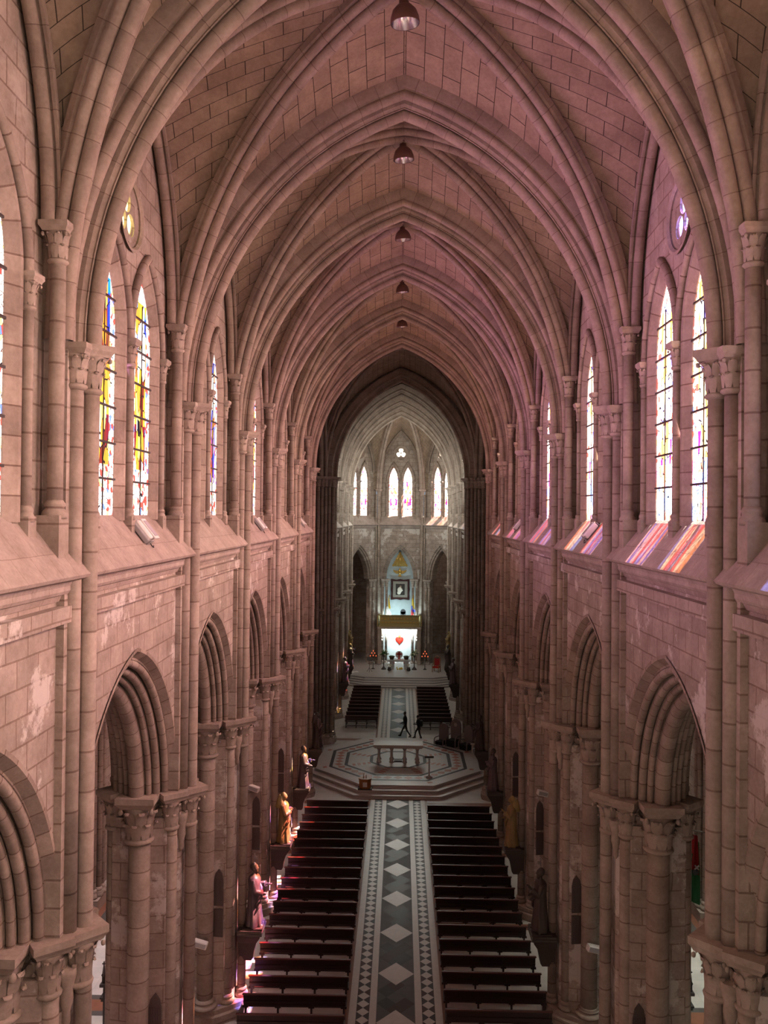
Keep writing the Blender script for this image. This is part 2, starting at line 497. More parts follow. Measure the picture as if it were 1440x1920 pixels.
def glass(name, palette, field, bordw=0.22, strength=4.5, seed=0.0, tint=(1.0, 0.80, 0.74)):
    """leaded stained glass lit by the daylight behind it; uv: u across 0..1, v metres up"""
    m, nt, b, out = newmat(name)
    L = nt.links.new
    uv = node(nt, 'ShaderNodeUVMap')
    oi = node(nt, 'ShaderNodeObjectInfo')
    su = node(nt, 'ShaderNodeSeparateXYZ')
    L(uv.outputs[0], su.inputs[0])
    off = mathn(nt, 'ADD', mathn(nt, 'MULTIPLY', oi.outputs['Random'], 37.0), seed)
    cmb = node(nt, 'ShaderNodeCombineXYZ')
    L(su.outputs[0], cmb.inputs[0])
    L(su.outputs[1], cmb.inputs[1])
    L(off, cmb.inputs[2])
    def vor(scale, feature, stretch):
        mp = node(nt, 'ShaderNodeMapping')
        mp.inputs['Scale'].default_value = (1.15 * scale, scale * stretch, 1.0)
        L(cmb.outputs[0], mp.inputs['Vector'])
        vn = node(nt, 'ShaderNodeTexVoronoi', feature=feature)
        vn.inputs['Scale'].default_value = 1.0
        L(mp.outputs[0], vn.inputs['Vector'])
        return vn
    vb = vor(11.0, 'F1', 0.9)
    vf = vor(7.0, 'F1', 0.33)
    sb = node(nt, 'ShaderNodeSeparateColor')
    L(vb.outputs['Color'], sb.inputs[0])
    sf = node(nt, 'ShaderNodeSeparateColor')
    L(vf.outputs['Color'], sf.inputs[0])
    W = tint
    border = ramp(nt, sb.outputs[0], [(0.0, W), (0.58, (0.9, 0.08, 0.06)), (0.70, (1.0, 0.80, 0.25)), (0.78, W), (0.90, (0.15, 0.25, 0.9)), (0.95, W)], 'CONSTANT')
    n = len(palette)
    fig = ramp(nt, sf.outputs[0], [(i / n, c) for i, c in enumerate(palette)], 'CONSTANT')
    # field behind the figure, split in zones going up the lancet
    zone = ramp(nt, mathn(nt, 'DIVIDE', su.outputs[1], 5.2), field, 'CONSTANT')
    um = mathn(nt, 'ABSOLUTE', mathn(nt, 'SUBTRACT', su.outputs[0], 0.5))
    fm = mathn(nt, 'LESS_THAN', um, 0.17)
    zr = mathn(nt, 'GREATER_THAN', sf.outputs[1], 0.45)
    bg = mixc(nt, zr, fig, zone)
    inner = mixc(nt, fm, bg, fig)
    bm_ = mathn(nt, 'GREATER_THAN', um, 0.5 - bordw)
    base_ = mathn(nt, 'LESS_THAN', su.outputs[1], 0.95)
    top_ = mathn(nt, 'GREATER_THAN', su.outputs[1], 4.45)
    fb = mathn(nt, 'MAXIMUM', bm_, mathn(nt, 'MAXIMUM', base_, top_))
    col = mixc(nt, fb, inner, border)
    if seed == 9:           # foot of the bright lancets: tall strips of strong colour
        foot = ramp(nt, sf.outputs[2], [(0.0, (0.25, 0.35, 1.0)), (0.22, (1.0, 0.22, 0.14)), (0.42, (1.0, 0.92, 0.85)), (0.62, (0.35, 0.55, 1.0)), (0.75, (1.0, 0.55, 0.25)), (0.9, (0.9, 0.3, 0.6))], 'CONSTANT')
        col = mixc(nt, mathn(nt, 'LESS_THAN', su.outputs[1], 1.15), col, foot)
    # lead cames
    eb = vor(11.0, 'DISTANCE_TO_EDGE', 0.9)
    ef = vor(7.0, 'DISTANCE_TO_EDGE', 0.33)
    ed = node(nt, 'ShaderNodeMix', data_type='FLOAT')
    L(fb, ed.inputs[0])
    L(ef.outputs[0], ed.inputs[2])
    L(eb.outputs[0], ed.inputs[3])
    lead = mathn(nt, 'LESS_THAN', ed.outputs[0], 0.035)
    col = mixc(nt, lead, col, (0.02, 0.015, 0.02))
    em = node(nt, 'ShaderNodeEmission')
    L(col, em.inputs[0])
    em.inputs[1].default_value = strength
    tr = node(nt, 'ShaderNodeBsdfTransparent')
    # the sheet as a whole has its own cast, which colours the sunlight it lets through
    cast = ramp(nt, oi.outputs['Random'], [(0.0, (1, 0.45, 0.75)), (0.2, (1, 0.75, 0.45)), (0.4, (0.72, 0.5, 1)), (0.6, (1, 0.55, 0.5)), (0.8, (0.95, 0.9, 0.85))], 'CONSTANT')
    gm = node(nt, 'ShaderNodeGamma')
    gm.inputs[1].default_value = 1.4
    L(col, gm.inputs[0])
    L(mixc(nt, 0.7 if seed == 9 else 0.0, gm.outputs[0], cast, 'MULTIPLY'), tr.inputs[0])
    ad = node(nt, 'ShaderNodeAddShader')
    L(em.outputs[0], ad.inputs[0])
    L(tr.outputs[0], ad.inputs[1])
    L(ad.outputs[0], out.inputs[0])
    nt.nodes.remove(b)
    m.cycles.emission_sampling = 'NONE'
    return m
W_ = (1, 1, 1)
M['glassL'] = glass('stained_glass_gold_saint', [(0.95, 0.52, 0.04), (1.0, 0.75, 0.18), (0.22, 0.03, 0.02), (0.9, 0.3, 0.04), (1, 0.95, 0.8)],
                    [(0.0, (0.3, 0.03, 0.05)), (0.2, (0.22, 0.02, 0.03)), (0.36, (0.9, 0.45, 0.05)), (0.55, (0.5, 0.15, 0.05)), (0.66, (0.03, 0.05, 0.45)), (0.8, (0.02, 0.25, 0.6))], strength=2.2)
M['glassM'] = glass('stained_glass_blue_red', [(0.05, 0.08, 0.6), (0.8, 0.1, 0.04), (0.9, 0.4, 0.05), (0.12, 0.05, 0.45), (1, 0.9, 0.8)],
                    [(0.0, (0.25, 0.05, 0.35)), (0.3, (0.08, 0.1, 0.6)), (0.5, (0.75, 0.12, 0.03)), (0.65, (0.8, 0.2, 0.05)), (0.8, (0.9, 0.5, 0.1))], strength=2.2, seed=5)
M['glassR'] = glass('stained_glass_bright_yellow', [(1, 0.85, 0.35), (1, 0.72, 0.62), (1, 0.8, 0.25), (0.85, 0.72, 1), (1.0, 0.45, 0.08), (1, 0.85, 0.75), (0.25, 0.2, 0.95)],
                    [(0.0, (1, 0.85, 0.7)), (0.22, (0.55, 0.02, 0.5)), (0.32, (1, 0.8, 0.72)), (0.6, (0.25, 0.2, 0.95)), (0.68, (1.0, 0.75, 0.08)), (0.85, (1.0, 0.7, 0.15))], strength=5.0, seed=9)
M['glassA'] = glass('stained_glass_pale_apse', [W_, W_, (1, 0.98, 0.8), W_, (0.75, 0.05, 0.3), (0.95, 0.9, 1), W_, (0.95, 0.45, 0.1), W_, W_],
                    [(0.0, W_), (0.2, (0.62, 0.02, 0.22)), (0.33, W_), (0.42, (0.9, 0.35, 0.1)), (0.5, W_), (0.9, W_)], bordw=0.1, strength=3.5, seed=3)
M['glassC'] = glass('stained_glass_dimmed_choir', [(0.3, 0.2, 0.3), (0.4, 0.3, 0.2), (0.2, 0.25, 0.4)],
                    [(0.0, (0.35, 0.3, 0.25)), (0.5, (0.25, 0.12, 0.1))], strength=1.2, seed=13, tint=(0.35, 0.33, 0.30))  # colours darkened on purpose to hold back sun patches in the choir
M['glassW'] = plain('dark_west_glass', (0.05, 0.04, 0.06), 0.2)
M['iron'] = plain('window_iron', (0.03, 0.02, 0.02), 0.6)
# ------------------------------------------------------------------ arch geometry (local: +X outward from the nave axis, Y along the wall)
def arch_pts(a, h, n=18, legs=0.0, q0=0.0):
    """pointed arch from (-a,q0) to (a,q0): list of (p, q, np, nq, len); optional straight legs below the springing"""
    k = (h * h - a * a) / (2 * a)
    r = a + k
    ang = math.acos(max(-1, min(1, k / r)))
    left = []
    for i in range(n + 1):
        t = PI - ang * i / n
        left.append((k + r * math.cos(t), r * math.sin(t), -math.cos(t), -math.sin(t)))
    s = max(0.35, h / r)
    left[-1] = (0.0, h, 0.0, -1.0 / s)
    pts = left + [(-p, q, -np_, nq) for p, q, np_, nq in left[-2::-1]]
    if legs > 0:
        pts = [(-a, -legs, 1, 0)] + pts + [(a, -legs, -1, 0)]
    out = []
    L = 0.0
    for i, (p, q, c, d) in enumerate(pts):
        if i:
            L += math.dist((p, q), pts[i - 1][:2])
        out.append((p, q + q0, c, d, L))
    return out

def path3(pts, origin, e, flip=False):
    """lift arch points into the vertical plane through origin along unit vector e"""
    o, e = Vector(origin), Vector(e)
    B = Vector((0, 0, 1)).cross(e)
    return [(o + e * p + Vector((0, 0, q)), e * c + Vector((0, 0, d)), B, L) for p, q, c, d, L in pts]

def arc(cx, cy, r, a0, a1, n=6):
    return [(cx + r * math.cos(R(a0 + (a1 - a0) * i / n)), cy + r * math.sin(R(a0 + (a1 - a0) * i / n))) for i in range(n + 1)]

def mirror(pr):
    return pr + [(-b, n) for b, n in reversed(pr) if abs(b) > 1e-6 or True][0:]

_h = [(-0.43, -0.06), (-0.43, 0.22), (-0.42, 0.235), (-0.40, 0.235)] + arc(-0.315, 0.36, 0.11, 230, -30, 10) + [(-0.22, 0.25), (-0.19, 0.25), (-0.19, 0.50), (-0.175, 0.515), (-0.135, 0.56), (-0.15, 0.585), (-0.135, 0.60)] + \
    [(-0.115, 0.50), (-0.105, 0.50)] + arc(0, 0.67, 0.125, 230, 90, 8)
PROF_TRANS = _h + [(-b, n) for b, n in _h[-2::-1]]
_h = [(-0.25, -0.06), (-0.25, 0.08)] + arc(-0.15, 0.20, 0.10, 235, -25, 10) + [(-0.068, 0.09), (-0.055, 0.09), (-0.055, 0.27), (-0.065, 0.28)] + arc(0, 0.345, 0.11, 215, 90, 8)
PROF_DIAG = _h + [(-b, n) for b, n in _h[-2::-1]]
PROF_WALLRIB = [(-0.13, -0.06), (-0.13, 0.02), (-0.10, 0.02)] + arc(0, 0.08, 0.10, 210, -30, 10) + [(0.10, 0.02), (0.14, 0.02), (0.14, 0.06), (0.19, 0.06), (0.19, -0.06)]
# arcade archivolt: b runs outward through the wall thickness (wall face at b = 0), n toward the opening
_h = [(-0.03, -0.12), (-0.03, -0.05), (0.0, -0.03), (0.13, 0.05), (0.14, 0.10), (0.10, 0.105)] + arc(0.19, 0.16, 0.085, 215, 0, 8) + [(0.26, 0.10), (0.29, 0.12), (0.29, 0.24), (0.265, 0.25)] + \
    arc(0.35, 0.30, 0.085, 215, 0, 8) + [(0.42, 0.23), (0.44, 0.24), (0.44, 0.36), (0.425, 0.37)] + arc(0.49, 0.42, 0.065, 215, 20, 6) + [(0.535, 0.36), (0.56, 0.37), (0.565, 0.44)] + arc(0.74, 0.50, 0.17, 200, 90, 8)
PROF_ARCADE = _h + [(1.48 - b, n) for b, n in _h[-2::-1]]

def arch_mesh(name, a, h, origin, e, prof, mat, n=18, legs=0.0, smooth=False):
    mb = MB()
    mb.sweep(path3(arch_pts(a, h, n, legs), origin, e), prof, True)
    me = mb.mesh(name, mat)
    me.set_sharp_from_angle(angle=R(38))
    return me

# ------------------------------------------------------------------ carved capital and shaft bases
def capital(mb, c, r, z0, z1, w, rot=0.0, seed=0, only=None):
    """bell with two tiers of curled leaves, corner volutes and a square abacus"""
    h = z1 - z0
    zb = z1 - 0.24 * h
    x, y = c
    def sq(k):
        return [(x + math.cos(rot + PI / 4 + PI / 2 * i) * k * 1.4142, y + math.sin(rot + PI / 4 + PI / 2 * i) * k * 1.4142) for i in range(4)]
    if only != 'bell':
        mb.prism(sq(w * 0.80), zb, zb + 0.05 * h, sq(w * 0.86))
        mb.prism(sq(w * 0.86), zb + 0.05 * h, zb + 0.12 * h, sq(w))
        mb.prism(sq(w), zb + 0.12 * h, z1)
    if only == 'abacus':
        return
    mb.lathe([(r * 1.0, z0 - 0.02), (r * 1.32, z0 + 0.02 * h), (r * 1.38, z0 + 0.05 * h), (r * 1.28, z0 + 0.09 * h), (r * 1.03, z0 + 0.11 * h),
              (r * 1.06, z0 + 0.35 * h), (r * 1.22, z0 + 0.58 * h), (min(w * 0.85, r * 1.75), zb)], c=(x, y, 0), n=14)
    rt = min(w * 0.9, r * 1.8)
    def bell(z):
        t = (z - z0) / h
        ks = [(0.0, 1.2), (0.11, 1.03), (0.35, 1.06), (0.58, 1.22), (0.76, min(w * 0.85, r * 1.75) / r)]
        for (t0, a0), (t1, a1) in zip(ks[:-1], ks[1:]):
            if t <= t1:
                return r * (a0 + (a1 - a0) * max(0, (t - t0)) / (t1 - t0))
        return r * ks[-1][1]
    for tier, (za, zt, off) in enumerate(((z0 + 0.11 * h, z0 + 0.45 * h, 0.0), (z0 + 0.30 * h, z0 + 0.72 * h, 0.5))):
        for i in range(8):
            a = rot + 2 * PI * (i + off) / 8
            ca, sa = math.cos(a), math.sin(a)
            prev = None
            for q in range(6):
                t = q / 5
                z = za + (zt - za) * (math.sin(min(t, 0.85) / 0.85 * PI / 2) - (0.14 if t > 0.9 else 0))
                rr = bell(z) + r * (0.06 + 0.10 * t + max(0, t - 0.55) * 0.75)
                wd = r * 0.40 * (0.55 + 0.75 * math.sin(PI * min(1, t + 0.12)))
                bulge = 0.12 * r
                row = [mb.v((x + ca * rr - sa * wd * sgn, y + sa * rr + ca * wd * sgn, z)) for sgn in (-1,)] + \
                      [mb.v((x + ca * (rr + bulge), y + sa * (rr + bulge), z))] + \
                      [mb.v((x + ca * rr - sa * wd, y + sa * rr + ca * wd, z))]
                if prev:
                    for u in range(2):
                        mb.f([prev[u], prev[u + 1], row[u + 1], row[u]], smooth=True)
                prev = row
            rb = bell(zt) + r * 0.34
            mb.ball((x + ca * rb, y + sa * rb, zt - 0.035 * h), r * 0.16, 6, sz=0.7)
    for i in range(4):
        a = rot + PI / 4 + PI / 2 * i
        mb.ball((x + math.cos(a) * w * 1.12, y + math.sin(a) * rt * 1.08, zb - 0.07 * h), r * 0.24, 8, sz=1.3)

def attic(mb, c, r, z0, z1):
    h = z1 - z0
    mb.lathe([(r * 1.5, z0), (r * 1.62, z0 + h * 0.15), (r * 1.62, z0 + h * 0.3), (r * 1.45, z0 + h * 0.45), (r * 1.22, z0 + h * 0.55),
              (r * 1.22, z0 + h * 0.65), (r * 1.33, z0 + h * 0.75), (r * 1.33, z0 + h * 0.85), (r * 1.0, z1 + 0.02)], c=(c[0], c[1], 0), n=14)

# ------------------------------------------------------------------ clustered pier
ZP = 0.45
def pier_meshes(dx=0.0):
    """list of (name, mesh, [(sub-part name, mesh), ...])"""
    P = []
    def mk(name, fn, mat):
        mb = MB()
        fn(mb)
        return mb.mesh(name, mat)
    def part(name, fn, mat, *subs):
        P.append((name, mk(name, fn, mat), [(n, mk(n, f, m)) for n, f, m in subs]))
    def cap(name, *a, **k):
        part(name, lambda mb: capital(mb, *a, only='bell', **k), M['carved'], ('abacus', lambda mb: capital(mb, *a, only='abacus', **k), M['carved']))
    def shaft(name, c, r, z0, z1, base=True):
        if base:
            part(name, lambda mb: mb.cyl(c, r, z0 + 0.2, z1), M['shaft'], ('shaft_base', lambda mb: attic(mb, c, r, z0, z0 + 0.26), M['shaft']))
        else:
            part(name, lambda mb: mb.cyl(c, r, z0, z1), M['shaft'])
    X = lambda v: v + dx
    core = [(X(5.06), -0.20), (X(5.16), -0.34), (X(5.32), -0.57), (X(5.66), -0.62), (X(6.20), -0.62), (X(6.54), -0.57), (X(6.70), -0.34), (X(6.80), -0.20)]
    core = core + [(x, -y) for x, y in reversed(core)]
    part('pier_core', lambda mb: mb.prism(core, ZP, 8.6), M['wall'])
    part('upper_pilaster', lambda mb: mb.box((X(5.34), 0, 14.4), (0.56, 0.96, 11.6)), M['upper'])
    def plinth(mb):
        big = [(X(4.62), -0.24), (X(4.78), -0.44), (X(5.10), -0.70), (X(5.50), -0.98), (X(6.36), -0.98), (X(6.72), -0.70), (X(7.0), -0.44), (X(7.1), -0.24)]
        big = big + [(x, -y) for x, y in reversed(big)]
        cx = X(5.9)
        sm = [(cx + (x - cx) * 0.95, y * 0.94) for x, y in big]
        mb.prism(big, 0.0, 0.26, big)
        mb.prism(big, 0.26, 0.31, sm)
        mb.prism(sm, 0.31, ZP)
    part('plinth', plinth, M['shaft'])
    for s in (-1, 1):
        part('plinth_inlay', lambda mb, s=s: (mb.box((X(4.62), s * 0.0, 0.14), (0.02, 0.22, 0.2)) if s < 0 else mb.box((X(4.79), 0.0, 0.38), (0.02, 0.2, 0.1))), M['plaque'])
    shaft('front_shaft', (X(4.88), 0), 0.135, ZP, 17.65)
    for s in (-1, 1):
        shaft('flanking_shaft', (X(5.04), s * 0.225), 0.13, ZA - 0.1, 17.65, False)
        part('pendant_corbel', lambda mb, s=s: mb.lathe([(0.02, 7.72), (0.07, 7.80), (0.06, 7.95), (0.11, 8.12), (0.10, 8.3), (0.15, 8.5), (0.15, 8.62)], c=(X(5.05), s * 0.22, 0), n=12), M['carved'])
        shaft('corner_shaft', (X(5.24), s * 0.40), 0.145, ZP, 8.4)
        shaft('arcade_shaft', (X(5.88), s * 0.68), 0.25, ZP, 8.25)
        shaft('aisle_shaft', (X(6.56), s * 0.40), 0.15, ZP, 8.4)
        shaft('wall_rib_shaft', (X(5.15), s * 0.66), 0.115, ZS - 0.05, 19.35)
        part('shaft_pedestal', lambda mb, s=s: mb.box((X(5.22), s * 0.66, 15.1), (0.42, 0.36, 0.90)), M['shaft'])
        cap('wall_rib_capital', (X(5.15), s * 0.66), 0.115, 19.3, FS, 0.22, 0)
        cap('vault_capital', (X(5.02), s * 0.25), 0.13, 17.5, VS - 0.02, 0.25, 0)
        cap('corner_capital', (X(5.24), s * 0.42), 0.145, 8.3, ZA - 0.01, 0.30, R(38) * s)
        cap('arcade_capital', (X(5.88), s * 0.68), 0.25, 8.1, ZA, 0.44, 0)
        cap('aisle_capital', (X(6.56), s * 0.42), 0.15, 8.3, ZA - 0.01, 0.30, R(-38) * s)
    cap('front_capital', (X(4.88), 0), 0.135, 17.45, VS, 0.27, R(45))
    cap('shelf_capital', (X(4.93), 0), 0.15, 8.25, ZA - 0.02, 0.32, R(45))
    part('abacus_block', lambda mb: mb.box((X(5.25), 0, ZA - 0.10), (0.6, 0.8, 0.17)), M['carved'])
    return P

def build_pier(P, label, cat='pier', loc=(0, 0, 0), rz=0.0, group=None):
    t = thing('clustered_pier', label, cat, loc, rz, group)
    for n, me, subs in P:
        o = link(n, me, t)
        for sn, sm in subs:
            link(sn, sm, o)
    return t

# ------------------------------------------------------------------ one bay of wall, arcade, ledge, window, vault
def spandrel_mesh(hl, dx, a, h, z0=ZA, z1=14.45, t=1.48):
    mb = MB()
    pts = arch_pts(a, h, 22, 0, z0)
    for X in (5.18 + dx, 5.18 + dx + t):
        prev = None
        cols = [(-hl, z0)] + [(p, q) for p, q, _, _, _ in pts] + [(hl, z0)]
        for y, z in cols:
            cur = (mb.v((X, y, z)), mb.v((X, y, z1)))
            if prev:
                mb.f([prev[0], cur[0], cur[1], prev[1]])
            prev = cur
    return mb.mesh('spandrel', M['wall'])

def holed_wall(hl, z0, z1, xf, xb, holes):
    """flat wall in the plane X=xf..xb with holes (closed outlines in y,z)"""
    cu = bpy.data.curves.new('tmp', 'CURVE')
    cu.dimensions = '2D'
    cu.fill_mode = 'BOTH'
    cu.extrude = (xb - xf) / 2
    for poly in [[(-hl, z0), (hl, z0), (hl, z1), (-hl, z1)]] + holes:
        sp = cu.splines.new('POLY')
        sp.points.add(len(poly) - 1)
        for p, (y, z) in zip(sp.points, poly):
            p.co = (y, z, 0, 1)
        sp.use_cyclic_u = True
    ob = bpy.data.objects.new('tmp', cu)
    COL.objects.link(ob)
    bpy.context.view_layer.update()
    dg = bpy.context.evaluated_depsgraph_get()
    me = bpy.data.meshes.new_from_object(ob.evaluated_get(dg))
    bpy.data.objects.remove(ob)
    bpy.data.curves.remove(cu)
    for v in me.vertices:
        y, z, d = v.co
        v.co = ((xf + xb) / 2 + d, y, z)
    me.materials.clear()
    me.materials.append(M['upper'])
    return me

def lancet_outline(c, a, h, z0, zs, n=14):
    pts = [(c + p, q) for p, q, _, _, _ in arch_pts(a, h, n, 0, zs)]
    return [(c - a, z0)] + pts + [(c + a, z0)]

def circle(c, z, r, n=28):
    return [(c + r * math.cos(2 * PI * i / n), z + r * math.sin(2 * PI * i / n)) for i in range(n)]

def window_parts(hl, dx, lc, la, rose_z=21.5, rr=0.60, gl='glassM', nave=True):
    """list of (name, mesh, child-of-index) for a two-light window with a trefoil above"""
    P = []
    X = lambda v: v + dx
    ga = la
    gh = 1.44
    go = la + 0.20
    xg, xw = 5.51, 5.42
    lens = {}
    for s in (-1, 1):
        mb = MB()
        out = lancet_outline(s * lc, ga, gh, ZS, WS, 12)
        n = len(out) // 2
        z_ = lambda i: out[i]
        m = len(out)
        rows = []
        for i in range(m // 2):
            (y0, z0), (y1, z1) = out[i], out[m - 1 - i]
            rows.append((mb.v((X(xg), y0, z0)), mb.v((X(xg), y1, z1)), y0, y1, z0))
        apex = out[m // 2]
        uvf = lambda y, z: ((y - s * lc) / (2 * ga) + 0.5, z - ZS)
        for r0, r1 in zip(rows[:-1], rows[1:]):
            mb.f([r0[0], r0[1], r1[1], r1[0]], [uvf(r0[2], r0[4]), uvf(r0[3], r0[4]), uvf(r1[3], r1[4]), uvf(r1[2], r1[4])])
        ap = mb.v((X(xg), apex[0], apex[1]))
        r0 = rows[-1]
        mb.f([r0[0], r0[1], ap], [uvf(r0[2], r0[4]), uvf(r0[3], r0[4]), uvf(*apex)])
        P.append(('stained_glass', mb.mesh('stained_glass', M[gl], recalc=False)))
        mb = MB()
        for k in range(1, 8):
            z = ZS + 0.68 * k
            half = ga
            if z > WS:
                half = max(0.05, [abs(p) for p, q, _, _, _ in sorted(arch_pts(ga, gh, 30, 0, WS), key=lambda t: abs(t[1] - z))][0])
            if z < WS + gh - 0.15:
                mb.box((X(xg) - 0.03, s * lc, z), (0.035, 2 * half, 0.04))
        mb.box((X(xg) - 0.025, s * lc, ZS + 2.2), (0.02, 0.022, 4.4))
        P.append(('glazing_bars', mb.mesh('glazing_bars', M['iron'])))
        mb = MB()
        pr = [(-(xg - xw) - 0.05, -0.30), (-(xg - xw) - 0.045, -0.22), (-(xg - xw) - 0.02, -0.185), (-0.02, -0.012), (-0.0, -0.0), (0.05, 0.0)]
        mb.sweep(path3(arch_pts(ga, gh, 14, WS - ZS + 0.1), (X(xg), s * lc, WS), (0, 1, 0)), [(-b, n) for b, n in pr])
        P.append(('splayed_jamb', mb.mesh('splayed_jamb', M['arch'])))
        # roll moulding over each light, from mullion to jamb shaft
        mb = MB()
        a2 = lc - 0.03
        mb.sweep(path3(arch_pts(a2, 1.95, 16), (X(5.37), s * (a2 + 0.02), WS), (0, 1, 0)), [(b, n) for b, n in arc(0, 0, 0.085, 0, 360, 10)], True)
        P.append(('arch_roll', mb.mesh('arch_roll', M['arch'])))
        mb = MB()
        yj = s * (2 * a2 + 0.05)
        mb.cyl((X(5.38), yj), 0.085, ZS + 0.1, WS - 0.45)
        attic(mb, (X(5.38), yj), 0.085, ZS - 0.1, ZS + 0.12)
        mb.box((X(5.42), yj, 15.1), (0.30, 0.26, 0.86))
        P.append(('jamb_shaft', mb.mesh('jamb_shaft', M['shaft'])))
        mb = MB()
        capital(mb, (X(5.38), yj), 0.085, WS - 0.5, WS + 0.02, 0.17, 0)
        P.append(('jamb_capital', mb.mesh('jamb_capital', M['carved'])))
    mb = MB()
    mb.cyl((X(5.37), 0), 0.09, ZS + 0.1, WS - 0.45)
    attic(mb, (X(5.37), 0), 0.09, ZS - 0.1, ZS + 0.12)
    mb.box((X(5.41), 0, 15.1), (0.32, 0.27, 0.86))
    P.append(('mullion_shaft', mb.mesh('mullion_shaft', M['shaft'])))
    mb = MB()
    capital(mb, (X(5.37), 0), 0.09, WS - 0.5, WS + 0.02, 0.18, 0)
    P.append(('mullion_capital', mb.mesh('mullion_capital', M['carved'])))
    # trefoil
    tre = [circle(rr * 0.46 * math.cos(R(90 + 120 * i)), rose_z + rr * 0.46 * math.sin(R(90 + 120 * i)), rr * 0.37, 18) for i in range(3)]
    tr_me = holed_wall(rr * 0.80, rose_z - rr * 0.82, rose_z + rr * 0.86, X(5.47), X(5.52), tre)
    P.append(('trefoil_plate', tr_me))
    mb = MB()
    for i in range(3):
        cy, cz = rr * 0.46 * math.cos(R(90 + 120 * i)), rose_z + rr * 0.46 * math.sin(R(90 + 120 * i))
        cen = mb.v((X(5.54), cy, cz))
        ring = [mb.v((X(5.54), y, z)) for y, z in circle(cy, cz, rr * 0.42, 18)]
        for q in range(18):
            mb.f([cen, ring[q], ring[(q + 1) % 18]], [(0.5, 2.0), (0.4, 1.9), (0.6, 1.9)])
    P.append(('trefoil_glass', mb.mesh('trefoil_glass', M['glassA' if not nave else 'glassR'], recalc=False)))
    mb = MB()
    ringp = []
    for i in range(33):
        a = 2 * PI * i / 32
        ringp.append((Vector((X(5.40), rr * math.cos(a), rose_z + rr * math.sin(a))), Vector((0, -math.cos(a), -math.sin(a))), Vector((1, 0, 0)), a * rr))
    mb.sweep(ringp, [(-0.05, -0.14), (-0.05, -0.08), (0.0, -0.03), (0.03, -0.05), (0.05, 0.02), (0.10, 0.11), (0.12, 0.15), (0.16, 0.15)], False)
    P.append(('trefoil_ring', mb.mesh('trefoil_ring', M['carved'])))
    return P, go

def upper_mesh(hl, dx, lc, la, rose_z, rr, z1=26.9):
    go = la + 0.185
    holes = [lancet_outline(s * lc, go, 1.44 + 0.26, ZS - 0.3, WS) for s in (-1, 1)] + [circle(0, rose_z, rr + 0.03)]
    return holed_wall(hl, 14.3, z1, 5.42 + dx, 5.60 + dx, holes)

def ledge_mesh(hl, dx, gap=0.0):
    mb = MB()
    pr = [(5.62, ZS - 0.0), (5.52, ZS), (4.83, ZLIP + 0.04), (4.80, ZLIP), (4.83, ZLIP - 0.05), (4.90, ZLIP - 0.08), (4.99, ZLIP - 0.10), (5.02, ZLIP - 0.17),
          (5.02, ZLIP - 0.24), (5.05, ZLIP - 0.29), (5.10, ZLIP - 0.31), (5.14, ZLIP - 0.40), (5.2, ZLIP - 0.42), (5.62, ZLIP - 0.42)]
    rows = [[mb.v((x + dx, y, z)) for x, z in pr] for y in (-hl + gap, hl - gap)]
    n = len(pr)
    for i in range(n):
        mb.f([rows[0][i], rows[0][(i + 1) % n], rows[1][(i + 1) % n], rows[1][i]])
    mb.f(rows[0])
    mb.f(rows[1][::-1])
    return mb.mesh('ledge', M['ledge'])

AT, HT = 5.52, 7.60        # transverse path
AD = 5.40
HD = 8.2                   # diagonal rise
def vault_web(hl, dx, fs=FS, fa=None, fh=4.95, nt_=30, ns=8, sides=(-1, 1)):
    """four-part vault cells, local to the bay centre"""
    a = AD + dx
    at = AT + dx
    fa = fa if fa is not None else hl - 0.66
    mb = MB()
    D = [(p, q) for p, q, _, _, _ in arch_pts(math.hypot(a, hl - 0.3), HD, nt_)[:nt_ + 1]]
    T = [(p, q) for p, q, _, _, _ in arch_pts(at, HT, nt_)[:nt_ + 1]]
    ln = math.hypot(a, hl - 0.3)
    kf = (fh * fh - fa * fa) / (2 * fa)
    rf = fa + kf
    for sx in sides:
        for sy in (-1, 1):
            Dp = [Vector((sx * a * (-p / ln), sy * (hl - 0.3) * (-p / ln), VS + q)) for p, q in D]
            Tp = [Vector((sx * -p, sy * (hl - 0.30), VS + q)) for p, q in T]
            Fp = []
            angF = math.acos(max(-1, min(1, kf / rf)))
            lenF = (fs - VS) + rf * angF
            for i_, (p, q) in enumerate(D):
                sl = lenF * (0.7 * i_ / nt_ + 0.3 * q / HD)
                if sl <= fs - VS:
                    y, z = fa, VS + sl
                else:
                    th = (sl - (fs - VS)) / rf
                    y, z = max(0.0, -(kf - rf * math.cos(th))), fs + rf * math.sin(th)
                Fp.append(Vector((sx * (5.56 + dx), sy * y, z)))
            for E, nm in ((Tp, 0), (Fp, 1)):
                rows = []
                v = 0.0
                for i in range(nt_ + 1):
                    if i:
                        v += (Dp[i] - Dp[i - 1]).length
                    d, e = Dp[i], E[i]
                    w = (d - e).length
                    row = []
                    for s in range(ns + 1):
                        t = s / ns
                        pt = e.lerp(d, t)
                        bul = 0.10 * math.sin(PI * t) * min(1, i / 8) 
                        pt = pt + Vector((0, 0, bul))
                        row.append((mb.v(pt), (t * w + (0.37 if sx * sy > 0 else 0.1) * (1 + nm), v)))
                    rows.append(row)
                for i in range(nt_):
                    for s in range(ns):
                        q = [rows[i][s], rows[i][s + 1], rows[i + 1][s + 1], rows[i + 1][s]]
                        mb.f([x[0] for x in q], [x[1] for x in q], True)
    bmesh.ops.remove_doubles(mb.bm, verts=mb.bm.verts, dist=0.0005)
    return mb.mesh('ceiling', M['web'])

